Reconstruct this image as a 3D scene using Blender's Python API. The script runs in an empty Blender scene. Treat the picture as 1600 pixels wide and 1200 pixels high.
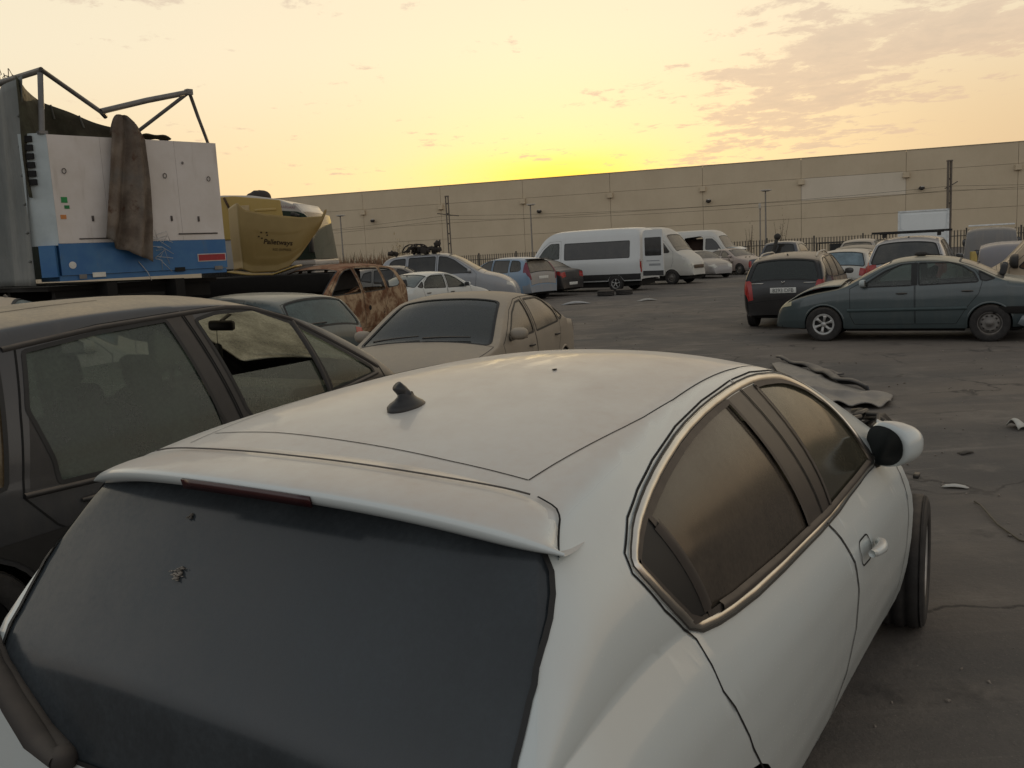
import bpy, bmesh, math, random
from mathutils import Vector, Matrix, Euler
from math import sin, cos, pi, radians, atan, sqrt
random.seed(7)
SC = bpy.context.scene
COL = SC.collection
rnd = random.uniform

# ------------------------------------------------------------------ object helpers
def obj(name, me, mat=None, parent=None, smooth=True):
    """link a mesh (or bmesh) as one object"""
    if isinstance(me, bmesh.types.BMesh):
        m = bpy.data.meshes.new(name)
        me.normal_update()
        me.to_mesh(m); me.free()
        if mat is not None:
            for k in (mat if isinstance(mat, (list, tuple)) else [mat]): m.materials.append(k)
        for p in m.polygons: p.use_smooth = smooth
        at = m.attributes.get('nrm')
        if at is not None:
            N = [tuple(d.vector) for d in at.data]; m.attributes.remove(at)
            m.normals_split_custom_set_from_vertices(N)
        me = m
    o = bpy.data.objects.new(name, me)
    COL.objects.link(o)
    if parent: o.parent = parent
    return o
def tag(o, label=None, cat=None, group=None, kind=None):
    if label: o['label'] = label
    if cat: o['category'] = cat
    if group: o['group'] = group
    if kind: o['kind'] = kind
    return o
def thing(name, label, cat, loc=(0, 0, 0), rz=0, group=None, tilt=(0, 0)):
    o = bpy.data.objects.new(name, None); COL.objects.link(o)
    o.empty_display_size = .2
    o.location = loc; o.rotation_euler = (tilt[0], tilt[1], rz)
    return tag(o, label, cat, group)

# ------------------------------------------------------------------ mesh helpers
def box(bm, c, s, rot=None, bev=0, mi=0):
    """box of centre c, full size s"""
    M = Matrix.Translation(Vector(c)) @ ((rot if rot is not None else Matrix.Identity(4)).to_4x4()) @ Matrix.Diagonal((s[0], s[1], s[2], 1))
    r = bmesh.ops.create_cube(bm, size=1, matrix=M)
    fs = list({f for v in r['verts'] for f in v.link_faces})
    for f in fs: f.material_index = mi
    if bev:
        es = list({e for v in r['verts'] for e in v.link_edges})
        bmesh.ops.bevel(bm, geom=es, offset=bev, segments=2, affect='EDGES', profile=.5)
    return bm
def ring_frame(pts, closed=False):
    P = [Vector(p) for p in pts]; n = len(P); out = []
    up = Vector((0, 0, 1))
    for i in range(n):
        a = P[i-1] if (i > 0 or closed) else P[i]
        b = P[(i+1) % n] if (i < n-1 or closed) else P[i]
        t = (b - a)
        t = t.normalized() if t.length > 1e-9 else Vector((1, 0, 0))
        u = up if abs(t.dot(up)) < .95 else Vector((1, 0, 0))
        s = t.cross(u).normalized(); out.append((P[i], s, s.cross(t).normalized()))
    return out
def tube(bm, pts, r, seg=8, closed=False, cap=True, mi=0):
    fr = ring_frame(pts, closed); rings = []
    for i, (p, s, u) in enumerate(fr):
        rr = r[i] if isinstance(r, (list, tuple)) else r
        rings.append([bm.verts.new(p + s*cos(2*pi*k/seg)*rr + u*sin(2*pi*k/seg)*rr) for k in range(seg)])
    m = len(rings)
    for i in range(m if closed else m-1):
        A, B = rings[i], rings[(i+1) % m]
        for k in range(seg):
            f = bm.faces.new((A[k], A[(k+1) % seg], B[(k+1) % seg], B[k])); f.material_index = mi
    if cap and not closed:
        for R in (rings[0], rings[-1]):
            f = bm.faces.new(R); f.material_index = mi
    return bm
def lathe(bm, prof, seg=32, axis='Y', mi=0):
    """revolve (r, a) profile round an axis"""
    rings = []
    for r, a in prof:
        ring = []
        for k in range(seg):
            c, s = cos(2*pi*k/seg)*r, sin(2*pi*k/seg)*r
            ring.append(bm.verts.new((c, a, s) if axis == 'Y' else (c, s, a)))
        rings.append(ring)
    for A, B in zip(rings, rings[1:]):
        for k in range(seg):
            f = bm.faces.new((A[k], A[(k+1) % seg], B[(k+1) % seg], B[k])); f.material_index = mi
    return rings
def prism(bm, poly, a, b, axis='Y', mi=0):
    """extrude a 2-d polygon along an axis; poly is (x,z) for Y, (x,y) for Z, (y,z) for X"""
    def mk(p, h):
        return (p[0], h, p[1]) if axis == 'Y' else ((p[0], p[1], h) if axis == 'Z' else (h, p[0], p[1]))
    A = [bm.verts.new(mk(p, a)) for p in poly]; B = [bm.verts.new(mk(p, b)) for p in poly]
    n = len(poly); fs = [bm.faces.new(A), bm.faces.new(B)]
    for i in range(n): fs.append(bm.faces.new((A[i], A[(i+1) % n], B[(i+1) % n], B[i])))
    for f in fs: f.material_index = mi
    bmesh.ops.recalc_face_normals(bm, faces=fs)
    return bm
def sheet(bm, f, nu, nv, mi=0):
    g = [[bm.verts.new(f(i/nu, j/nv)) for j in range(nv+1)] for i in range(nu+1)]
    for i in range(nu):
        for j in range(nv):
            q = bm.faces.new((g[i][j], g[i+1][j], g[i+1][j+1], g[i][j+1])); q.material_index = mi
    return bm
def solid(o, t, off=-1):
    m = o.modifiers.new('thickness', 'SOLIDIFY'); m.thickness = t; m.offset = off
    return o
def bevmod(o, w=.006, seg=2):
    m = o.modifiers.new('bevel', 'BEVEL'); m.width = w; m.segments = seg; m.limit_method = 'ANGLE'; m.angle_limit = radians(40)
    return o

# ------------------------------------------------------------------ materials
class NT:
    def __init__(s, name):
        s.m = bpy.data.materials.new(name); s.m.use_nodes = True
        s.t = s.m.node_tree; s.t.nodes.clear()
        s.out = s.n('ShaderNodeOutputMaterial')
    def n(s, ty, **kw):
        nd = s.t.nodes.new(ty)
        for k, v in kw.items(): setattr(nd, k, v)
        return nd
    def l(s, a, b): s.t.links.new(a, b)
    def val(s, sock, v):
        if hasattr(v, 'default_value') or isinstance(v, bpy.types.NodeSocket): s.l(v, sock)
        else: sock.default_value = v
    def math(s, op, a, b=0., c=None, clamp=False):
        nd = s.n('ShaderNodeMath', operation=op); nd.use_clamp = clamp
        s.val(nd.inputs[0], a); s.val(nd.inputs[1], b)
        if c is not None: s.val(nd.inputs[2], c)
        return nd.outputs[0]
    def mix(s, fac, a, b, blend='MIX'):
        nd = s.n('ShaderNodeMix', data_type='RGBA', blend_type=blend)
        s.val(nd.inputs[0], fac); s.val(nd.inputs[6], a if not isinstance(a, tuple) else c4(a)); s.val(nd.inputs[7], b if not isinstance(b, tuple) else c4(b))
        return nd.outputs[2]
    def ramp(s, fac, lo, hi, a=0., b=1., smooth=True):
        nd = s.n('ShaderNodeMapRange'); nd.interpolation_type = 'SMOOTHSTEP' if smooth else 'LINEAR'
        s.val(nd.inputs[0], fac); nd.inputs[1].default_value = lo; nd.inputs[2].default_value = hi; nd.inputs[3].default_value = a; nd.inputs[4].default_value = b
        return nd.outputs[0]
    def noise(s, scale, detail=4, rough=.55, vec=None, stretch=None, dist=0.):
        nd = s.n('ShaderNodeTexNoise'); nd.inputs['Scale'].default_value = scale; nd.inputs['Detail'].default_value = detail
        nd.inputs['Roughness'].default_value = rough; nd.inputs['Distortion'].default_value = dist
        v = vec if vec is not None else s.coord()
        if stretch:
            mp = s.n('ShaderNodeMapping'); mp.inputs['Scale'].default_value = stretch; s.l(v, mp.inputs[0]); v = mp.outputs[0]
        s.l(v, nd.inputs['Vector'])
        return nd.outputs['Fac']
    def coord(s):
        if not hasattr(s, '_c'): s._c = s.n('ShaderNodeTexCoord').outputs['Object']
        return s._c
    def bsdf(s, col=None, rough=.5, metal=0., spec=.5, coat=0., normal=None):
        b = s.n('ShaderNodeBsdfPrincipled')
        s.val(b.inputs['Base Color'], c4(col) if isinstance(col, tuple) else col)
        s.val(b.inputs['Roughness'], rough); s.val(b.inputs['Metallic'], metal)
        b.inputs['Specular IOR Level'].default_value = spec; s.val(b.inputs['Coat Weight'], coat)
        b.inputs['Coat Roughness'].default_value = .08
        if normal is not None: s.l(normal, b.inputs['Normal'])
        return b.outputs[0]
    def bump(s, h, strength=.3, dist=.01):
        b = s.n('ShaderNodeBump'); b.inputs['Strength'].default_value = strength; b.inputs['Distance'].default_value = dist
        s.l(h, b.inputs['Height']); return b.outputs[0]
    def mixs(s, fac, a, b):
        m = s.n('ShaderNodeMixShader'); s.val(m.inputs[0], fac); s.l(a, m.inputs[1]); s.l(b, m.inputs[2]); return m.outputs[0]
    def done(s, sh): s.l(sh, s.out.inputs[0]); return s.m
def c4(c): return (c[0], c[1], c[2], 1.)
DUST = (.40, .32, .235)
MATS = {}
def upness(n):
    """how much a surface faces up: dust settles there"""
    g = n.n('ShaderNodeNewGeometry'); sp = n.n('ShaderNodeSeparateXYZ'); n.l(g.outputs['Normal'], sp.inputs[0])
    return sp.outputs[2]
def paint(name, col, dust=.7, side=.12, dcol=DUST, rough=.32, coat=.5, metal=0., lo=.35, hi=.95):
    if name in MATS: return MATS[name]
    n = NT(name)
    up = n.ramp(upness(n), lo, hi)
    cloud = n.ramp(n.noise(2.2, 5, .6), .25, .75, .55, 1.)
    fine = n.ramp(n.noise(38, 4, .7), .3, .8, .75, 1.)
    streak = n.ramp(n.noise(9, 4, .6, stretch=(1, 1, .12)), .45, .75)
    f = n.math('MULTIPLY', n.math('MULTIPLY', up, dust), n.math('MULTIPLY', cloud, fine))
    f = n.math('ADD', f, n.math('MULTIPLY', n.math('ADD', n.math('MULTIPLY', streak, .6), .5), side), clamp=True)
    tone = n.mix(n.noise(1.3, 3), tuple(c*.92 for c in col), tuple(min(1, c*1.06) for c in col))
    base = n.mix(f, tone, dcol)
    r = n.math('ADD', rough, n.math('MULTIPLY', f, .55), clamp=True)
    ct = n.math('MULTIPLY', n.math('SUBTRACT', 1., f), coat)
    MATS[name] = n.done(n.bsdf(base, r, metal, .5, ct))
    return MATS[name]
def glass(name, tint=(.02, .025, .028), dust=.25, see=.0, trans=(.55, .62, .6), dcol=(.30, .27, .23), rough=.06, updust=.0):
    """car window: dusty film over a dark or see-through pane"""
    if name in MATS: return MATS[name]
    n = NT(name)
    cl = n.ramp(n.noise(3.0, 6, .62), .25, .8, .45, 1.25)
    fine = n.ramp(n.noise(60, 3, .7), .25, .8, .7, 1.15)
    f = n.math('MULTIPLY', n.math('MULTIPLY', cl, fine), dust)
    if updust: f = n.math('ADD', f, n.math('MULTIPLY', n.ramp(upness(n), .2, .9), updust))
    f = n.math('MINIMUM', f, .96)
    surf = n.bsdf(tint, rough, 0, .5)
    if see > 0:
        tr = n.n('ShaderNodeBsdfTransparent'); tr.inputs[0].default_value = c4(trans)
        gl = n.n('ShaderNodeBsdfGlossy'); gl.inputs['Roughness'].default_value = rough; gl.inputs[0].default_value = (1, 1, 1, 1)
        fr = n.n('ShaderNodeFresnel'); fr.inputs[0].default_value = 1.5
        thru = n.mixs(fr.outputs[0], tr.outputs[0], gl.outputs[0])
        surf = n.mixs(see, surf, thru)
    d = n.n('ShaderNodeBsdfDiffuse'); n.val(d.inputs[0], n.mix(n.noise(5, 4), tuple(c*.85 for c in dcol), dcol))
    ds = d.outputs[0]
    if see > 0:
        tl = n.n('ShaderNodeBsdfTranslucent'); tl.inputs[0].default_value = c4(dcol); ds = n.mixs(.5, ds, tl.outputs[0])
    MATS[name] = n.done(n.mixs(f, surf, ds))
    return MATS[name]
def simple(name, col, rough=.6, metal=0., var=.15, scale=8, bump=0., spec=.4, updust=0., dcol=DUST):
    if name in MATS: return MATS[name]
    n = NT(name)
    t = n.mix(n.ramp(n.noise(scale, 5, .6), .25, .75), tuple(c*(1-var) for c in col), tuple(min(1, c*(1+var)) for c in col))
    if updust:
        f = n.math('MULTIPLY', n.ramp(upness(n), .2, .95), n.ramp(n.noise(scale*1.7, 4), .2, .8, updust*.5, updust))
        t = n.mix(f, t, dcol)
    nm = n.bump(n.noise(scale*6, 4), .4, bump) if bump else None
    MATS[name] = n.done(n.bsdf(t, rough, metal, spec, 0, nm))
    return MATS[name]

BLACK = simple('black_plastic', (.022, .021, .02), .55, updust=.35)
RUBBER = simple('tyre_rubber', (.028, .026, .025), .85, var=.3, scale=14, bump=.003, updust=.5, dcol=(.2, .16, .12))
GAP = simple('panel_gap', (.006, .006, .006), .9)
SEAL = simple('window_seal', (.014, .014, .014), .6)
CHROME = simple('bright_trim', (.62, .60, .56), .28, 1., var=.1)
STEEL = simple('dusty_steel', (.17, .16, .15), .55, .6, updust=.3)
ALLOY = simple('hubcap_silver', (.42, .42, .41), .4, .4, updust=.3)
REDL = simple('red_lens', (.32, .015, .012), .18, spec=.6)
REDDARK = simple('dark_red_lens', (.035, .007, .008), .25, spec=.5)
CLEARL = simple('clear_lens', (.55, .55, .50), .2, spec=.6, updust=.5)
AMBER = simple('amber_lens', (.45, .16, .02), .25)
SEATM = simple('seat_cloth', (.05, .05, .052), .9, scale=20)
DARKIN = simple('interior_plastic', (.025, .025, .026), .75, updust=.5)
UNDER = simple('underbody', (.010, .009, .008), .95)
PLATE = simple('plate_white', (.62, .62, .58), .5, updust=.2)
INK = simple('printed_black', (.02, .02, .02), .6)

# ------------------------------------------------------------------ lettering made as mesh
def text_mesh(name, body, size, mat, parent=None, loc=(0, 0, 0), rot=(0, 0, 0), ext=.001, shear=0, align='CENTER', bold=0.):
    cu = bpy.data.curves.new(name, 'FONT'); cu.body = body; cu.size = size; cu.extrude = ext; cu.shear = shear; cu.align_x = align; cu.offset = bold
    cu.align_y = 'CENTER'
    t = bpy.data.objects.new('tmp', cu); COL.objects.link(t)
    dg = bpy.context.evaluated_depsgraph_get()
    me = bpy.data.meshes.new_from_object(t.evaluated_get(dg)); bpy.data.objects.remove(t)
    me.materials.clear(); me.materials.append(mat)
    o = obj(name, me, None, parent); o.location = loc; o.rotation_euler = rot
    return o

# ------------------------------------------------------------------ the car body: one surface S(t, V)
def chaikin(p, n=2):
    for _ in range(n):
        q = [p[0]]
        for a, b in zip(p, p[1:]):
            q.append(tuple(.75*a[i]+.25*b[i] for i in range(len(a)))); q.append(tuple(.25*a[i]+.75*b[i] for i in range(len(a))))
        q.append(p[-1]); p = q
    return p
from bisect import bisect_right
_KX = {}
def itp(L, x):
    k = _KX.get(id(L))
    if k is None or k[0] is not L: k = _KX[id(L)] = (L, [a[0] for a in L])
    K = k[1]; i = bisect_right(K, x)
    if i == 0: return L[0][1]
    if i >= len(K): return L[-1][1]
    a, b = L[i-1], L[i]; d = b[0]-a[0]
    return a[1] if d < 1e-9 else a[1]+(b[1]-a[1])*(x-a[0])/d
def roundpoly(P, r=.05, n=4):
    """round the corners of a polygon"""
    out = []; m = len(P)
    for i in range(m):
        p = Vector(P[i][:2]); a = Vector(P[i-1][:2]); b = Vector(P[(i+1) % m][:2])
        rr = P[i][2] if len(P[i]) > 2 else r
        da, db = a-p, b-p
        k = min(rr, da.length*.45, db.length*.45)
        if k < 1e-4: out.append(tuple(p)); continue
        A, B = p+da.normalized()*k, p+db.normalized()*k
        for j in range(n+1):
            t = j/n; q = A*(1-t)**2+p*2*t*(1-t)+B*t*t; out.append((q.x, q.y))
    return out
def inside(P, x, y):
    c = False; j = len(P)-1
    for i in range(len(P)):
        if (P[i][1] > y) != (P[j][1] > y) and x < (P[j][0]-P[i][0])*(y-P[i][1])/(P[j][1]-P[i][1])+P[i][0]: c = not c
        j = i
    return c

class Surf:
    LOW = [(0, .91), (.08, .945), (.25, .985), (.5, 1.0), (.75, .998), (.92, .985), (1, .968)]
    def __init__(s, prof, w, belt, sill, tum=.42, crown=.075, bulge=.03, n=2.6, low=None, it=2):
        p = chaikin(prof, it); q = [p[0]]
        for a in p[1:]:
            q.append((max(a[0], q[-1][0]+2e-4), a[1]))
        s.p = q; s.T = [0.]
        for a, b in zip(q, q[1:]): s.T.append(s.T[-1]+sqrt((a[0]-b[0])**2+(a[1]-b[1])**2))
        s.L = s.T[-1]; s.X1 = q[-1][0]
        s.XT = [(a[0], t) for a, t in zip(q, s.T)]
        s.w = chaikin(w, 2); s.belt = chaikin(belt, 2); s.sill = sill; s.tum = tum if isinstance(tum, list) else [(0, tum)]
        s.crown = crown if isinstance(crown, list) else [(0, crown)]; s.bulge = bulge; s.n = n; s.low = low or s.LOW
        s.peak = max(range(len(q)), key=lambda i: q[i][1]); s.tpeak = s.T[s.peak]
        s.tx = [(t, a[0]) for a, t in zip(q, s.T)]; s.tz_ = [(t, a[1]) for a, t in zip(q, s.T)]; s.cache = {}
    def t(s, x): return itp(s.XT, x)
    def tz(s, z, rear=True):
        """station where the centre line passes height z, on the tail (rear) or nose side"""
        R = range(0, s.peak) if rear else range(len(s.p)-2, s.peak-1, -1)
        for i in R:
            a, b = s.p[i][1], s.p[i+1][1]
            if min(a, b) <= z <= max(a, b):
                f = (z-a)/(b-a) if abs(b-a) > 1e-9 else 0
                return s.T[i]+(s.T[i+1]-s.T[i])*f
        return s.tpeak
    def st(s, t):
        r = s.cache.get(t)
        if r is None: r = s.cache[t] = s.st_(t)
        return r
    def st_(s, t):
        x, zc = itp(s.tx, t), itp(s.tz_, t)
        W = itp(s.w, x); zs = min(itp(s.sill, x), zc-.015)
        cr = min(itp(s.crown, x), (zc-zs)*.45)
        zr = zc-cr; zb = min(itp(s.belt, x), zr)
        yb = W*s.low[-1][1]
        yr = max(.12, yb-(zr-zb)*itp(s.tum, x))
        return x, zc, W, zs, cr, zr, zb, yb, yr
    def P(s, t, V):
        x, zc, W, zs, cr, zr, zb, yb, yr = s.st(t)
        v = abs(V); sd = 1 if V >= 0 else -1
        if v <= 1: y, z = yr*v, zr+cr*(1-v**s.n)
        elif v <= 2:
            q = 2-v; y, z = yb+(yr-yb)*q+s.bulge*4*q*(1-q)*min(1, (zr-zb)*2.5), zb+(zr-zb)*q
        else:
            q = 3-v; z = zs+(zb-zs)*q; y = W*itp(s.low, max(0, q))
        return Vector((x, y*sd, z))
    def N(s, t, V):
        e, g = .012, .03
        a, b = s.P(min(t+e, s.L), V), s.P(max(t-e, 0), V)
        V1, V2 = min(V+g, 3), max(V-g, -3)
        c, d = s.P(t, V1), s.P(t, V2)
        n = (a-b).cross(c-d)
        if n.length < 1e-10: return Vector((0, 0, 1))
        return n.normalized()
    def sv(s, x, z, side=1):
        """side-view point (x, z) -> (t, V)"""
        t = s.t(x); _, zc, W, zs, cr, zr, zb, yb, yr = s.st(t)
        if z >= zb:
            V = 2-(z-zb)/max(1e-4, zr-zb) if zr-zb > 1e-3 else 2.
            V = max(1.0, V)
        else: V = 3-(z-zs)/max(1e-4, zb-zs)
        return (t, V*side)
    def side(s, poly, sd=1): return [s.sv(x, z, sd) for x, z in poly]
    def pos(s, tv, off=0.): 
        p = s.P(*tv)
        return p+s.N(*tv)*off if off else p

def densify(P, d=.09, closed=True):
    out = []; m = len(P)
    for i in range(m if closed else m-1):
        a, b = P[i], P[(i+1) % m]
        L = sqrt((a[0]-b[0])**2+(a[1]-b[1])**2); k = max(1, int(math.ceil(L/d)))
        for j in range(k): out.append((a[0]+(b[0]-a[0])*j/k, a[1]+(b[1]-a[1])*j/k))
    if not closed: out.append(P[-1])
    return out

def cut_body(S, cuts, dt=.06, nv=(7, 6, 7)):
    """grid in (t, V); every cut polygon is scored into it; returns {region: bmesh}"""
    nt = max(12, int(S.L/dt))
    ts = [S.L*i/nt for i in range(nt+1)]
    h = [3-i/nv[0] for i in range(nv[0])]+[2-i/nv[1] for i in range(nv[1])]+[1-i/nv[2] for i in range(nv[2])]
    Vs = sorted([-a for a in h])+[0]+sorted(h)
    bm = bmesh.new(); lay = bm.faces.layers.int.new('reg')
    g = [[bm.verts.new((t, v, 0)) for v in Vs] for t in ts]
    for i in range(nt):
        for j in range(len(Vs)-1): bm.faces.new((g[i][j], g[i+1][j], g[i+1][j+1], g[i][j+1]))
    names = ['body']
    for name, poly in cuts:
        x0, x1 = min(p[0] for p in poly)-.001, max(p[0] for p in poly)+.001
        y0, y1 = min(p[1] for p in poly)-.001, max(p[1] for p in poly)+.001
        def near(f):
            c = [v.co for v in f.verts]
            return max(v.x for v in c) >= x0 and min(v.x for v in c) <= x1 and max(v.y for v in c) >= y0 and min(v.y for v in c) <= y1
        fs = [f for f in bm.faces if near(f)]
        geom = list({e for f in fs for e in f.edges})+list({v for f in fs for v in f.verts})+fs
        m = len(poly)
        for i in range(m):
            a, b = poly[i], poly[(i+1) % m]
            dx, dy = b[0]-a[0], b[1]-a[1]
            if dx*dx+dy*dy < 1e-10: continue
            r = bmesh.ops.bisect_plane(bm, geom=geom, dist=1e-5, plane_co=(a[0], a[1], 0), plane_no=(-dy, dx, 0))
            geom = r['geom']
        if name not in names: names.append(name)
        k = names.index(name)
        for f in [x for x in geom if isinstance(x, bmesh.types.BMFace) and x.is_valid]:
            c = f.calc_center_median()
            if inside(poly, c.x, c.y): f[lay] = k
    out = {}
    for k, name in enumerate(names):
        if name == 'hole': continue
        fs = [f for f in bm.faces if f[lay] == k]
        if not fs: continue
        nb = bmesh.new(); vm = {}
        for f in fs:
            for v in f.verts:
                if v not in vm: vm[v] = nb.verts.new(v.co)
            nb.faces.new([vm[v] for v in f.verts])
        out[name] = nb
    bm.free()
    return out
def lift(S, nb, off=0.):
    """map a flat (t, V) region on to the car"""
    lay = nb.verts.layers.float_vector.new('nrm')
    for v in nb.verts:
        t, V = v.co.x, max(-3, min(3, v.co.y)); n = S.N(t, V)
        v.co = S.P(t, V)+n*off
        st = S.st(t); a = abs(V)
        if not (st[5]-st[6] < .06 and .9 < a < 2.1) and .02 < t < S.L-.02 and a < 2.97: v[lay] = n
    bmesh.ops.remove_doubles(nb, verts=nb.verts[:], dist=2e-4)
    bmesh.ops.dissolve_degenerate(nb, edges=nb.edges[:], dist=2e-4)
    return nb
def ribbon(bm, S, path, w=.006, off=.0015, closed=False, d=.07, hump=0., a=None, b=None, mi=0):
    """strip that runs along a (t, V) path on the surface; a, b = reach to either side"""
    P = densify(path, d, closed)
    pts = [S.pos(p) for p in P]; nn = [S.N(*p) for p in P]; n = len(P); rows = []
    a = -w/2 if a is None else a; b = w/2 if b is None else b
    for i in range(n):
        p0 = pts[i-1] if (i or closed) else pts[i]; p1 = pts[(i+1) % n] if (i < n-1 or closed) else pts[i]
        tg = p1-p0
        if tg.length < 1e-8: tg = Vector((1, 0, 0))
        sd = nn[i].cross(tg.normalized()).normalized()
        row = [bm.verts.new(pts[i]+sd*a+nn[i]*(off*.2 if hump else off))]
        if hump: row.append(bm.verts.new(pts[i]+sd*(a+(b-a)*.3)+nn[i]*(off+hump))); row.append(bm.verts.new(pts[i]+sd*(a+(b-a)*.7)+nn[i]*(off+hump)))
        row.append(bm.verts.new(pts[i]+sd*b+nn[i]*(off*.2 if hump else off))); rows.append(row)
    for i in range(n if closed else n-1):
        A, B = rows[i], rows[(i+1) % n]
        for k in range(len(A)-1):
            f = bm.faces.new((A[k], B[k], B[k+1], A[k+1])); f.material_index = mi
    return bm
def clip(P, a, b):
    """keep the part of polygon P on the left of the line a -> b"""
    out = []; n = len(P)
    f = lambda p: (b[0]-a[0])*(p[1]-a[1])-(b[1]-a[1])*(p[0]-a[0])
    for i in range(n):
        p, q = P[i], P[(i+1) % n]; fp, fq = f(p), f(q)
        if fp >= 0: out.append(p)
        if fp*fq < 0: k = fp/(fp-fq); out.append((p[0]+(q[0]-p[0])*k, p[1]+(q[1]-p[1])*k))
    return out
def inset(P, d):
    A = sum(P[i-1][0]*P[i][1]-P[i][0]*P[i-1][1] for i in range(len(P)))
    sg = 1 if A > 0 else -1; out = []; n = len(P)
    for i in range(n):
        p0, p, p1 = Vector(P[i-1]), Vector(P[i]), Vector(P[(i+1) % n])
        e0, e1 = (p-p0).normalized(), (p1-p).normalized()
        n0, n1 = Vector((-e0.y, e0.x))*sg, Vector((-e1.y, e1.x))*sg
        m = n0+n1
        m = m.normalized() if m.length > 1e-6 else n0
        q = p+m*d/max(.5, m.dot(n0)); out.append((q.x, q.y))
    return out
def inv(S, p):
    """point near the surface -> (t, V)"""
    t = S.t(p[0]); x, zc, W, zs, cr, zr, zb, yb, yr = S.st(t); sd = 1 if p[1] >= 0 else -1
    if p[2] >= zr-.004: return (t, max(-1., min(1., p[1]/yr)))
    return S.sv(p[0], p[2], sd)

# ------------------------------------------------------------------ car parts shared by many cars
_WH = {}
def wheel_meshes(r, w, style):
    k = (r, w, style)
    if k in _WH: return _WH[k]
    bm = bmesh.new(); h = w/2
    prof = [(r*.60, -h*.80), (r*.63, -h*.95), (r*.72, -h*1.0), (r*.88, -h*1.0), (r*.955, -h*.93), (r*.985, -h*.80)]
    for g in (-.42, 0, .42):
        prof += [(r, (g-.16)*h*1.35), (r, (g+.12)*h*1.35), (r-.008, (g+.14)*h*1.35), (r-.008, (g+.22)*h*1.35)]
    prof += [(r*.985, h*.80), (r*.955, h*.93), (r*.88, h), (r*.72, h), (r*.63, h*.95), (r*.60, h*.80)]
    lathe(bm, prof, 40)
    ty = bpy.data.meshes.new('tyre'); bm.normal_update(); bmesh.ops.recalc_face_normals(bm, faces=bm.faces[:]); bm.to_mesh(ty); bm.free()
    ty.materials.append(RUBBER)
    for p in ty.polygons: p.use_smooth = True
    bm = bmesh.new(); R = r*.615
    if style == 'none':
        lathe(bm, [(R, h*.5), (R, -h*.5)], 24, mi=1); lathe(bm, [(R*.55, 0), (.001, .0)], 20, mi=1)
    else:
        lathe(bm, [(R, h*.84), (R*.97, h*.90), (R*.92, h*.80), (R*.90, h*.35), (R*.86, -h*.5)], 32)
        lathe(bm, [(R*.88, h*.05), (R*.3, h*.1), (.001, h*.12)], 24, mi=1)
        if style == 'steel':
            lathe(bm, [(R*.90, h*.40), (R*.74, h*.62), (R*.55, h*.70), (R*.34, h*.55), (R*.28, h*.75), (.001, h*.8)], 32, mi=2)
            for k2 in range(10):
                a = 2*pi*k2/10
                box(bm, (cos(a)*R*.66, h*.665, sin(a)*R*.66), (R*.13, .012, R*.2), Matrix.Rotation(-a, 3, 'Y'), mi=1)
        else:
            ns = 6 if style == 'star' else 5
            lathe(bm, [(R*.26, h*.60), (R*.22, h*.86), (.001, h*.9)], 20)
            for k2 in range(ns):
                a = 2*pi*k2/ns
                def P(rr, da, yy): return (cos(a+da)*rr, yy, sin(a+da)*rr)
                wi, wo = (.55, .22) if style == 'star' else (.42, .13)
                v = [bm.verts.new(p) for p in (P(R*.2, -wi, h*.80), P(R*.2, wi, h*.80), P(R*.62, wo*.8, h*.86), P(R*.93, wo*1.3, h*.80), P(R*.93, -wo*1.3, h*.80), P(R*.62, -wo*.8, h*.86))]
                v2 = [bm.verts.new((q.co.x, q.co.y-.02, q.co.z)) for q in v]
                bm.faces.new(v); n = len(v)
                for i in range(n): bm.faces.new((v[i], v[(i+1) % n], v2[(i+1) % n], v2[i]))
            if style == 'star':
                lathe(bm, [(R*.95, h*.86), (R*.82, h*.82)], 32)
    bmesh.ops.recalc_face_normals(bm, faces=bm.faces[:])
    rm = bpy.data.meshes.new('rim'); bm.to_mesh(rm); bm.free()
    for m in (ALLOY if style in ('star', 'five') else STEEL, BLACK, STEEL): rm.materials.append(m)
    for p in rm.polygons: p.use_smooth = True; 
    _WH[k] = (ty, rm); return _WH[k]
def wheel(root, x, y, r=.31, w=.2, style='steel', steer=0., z=None):
    ty, rm = wheel_meshes(r, w, style)
    o = obj('wheel', rm, None, root); o.location = (x, y, r if z is None else z); o.rotation_euler = (0, rnd(0, 6), (0 if y > 0 else pi)+steer)
    o.rotation_mode = 'ZYX'
    o.rotation_euler = Euler((0, rnd(0, 6), (0 if y > 0 else pi)+steer), 'XYZ'); o.rotation_mode = 'XYZ'
    t = obj('tyre', ty, None, o); return o
_SM = {}
def seat_mesh(wd, mat):
    k = (wd, mat.name)
    if k in _SM: return _SM[k]
    bm = bmesh.new()
    box(bm, (.05, 0, .1), (.52, wd, .16), bev=.05)
    box(bm, (-.24, 0, .42), (.15, wd*.96, .62), Matrix.Rotation(radians(-16), 3, 'Y'), bev=.05)
    for c in ([0] if wd < .8 else [-.36, .36]): box(bm, (-.34, c, .82), (.10, .26, .19), Matrix.Rotation(radians(-10), 3, 'Y'), bev=.04)
    m = bpy.data.meshes.new('seat'); bm.normal_update(); bm.to_mesh(m); bm.free(); m.materials.append(mat)
    for p in m.polygons: p.use_smooth = True
    _SM[k] = m; return m
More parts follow.
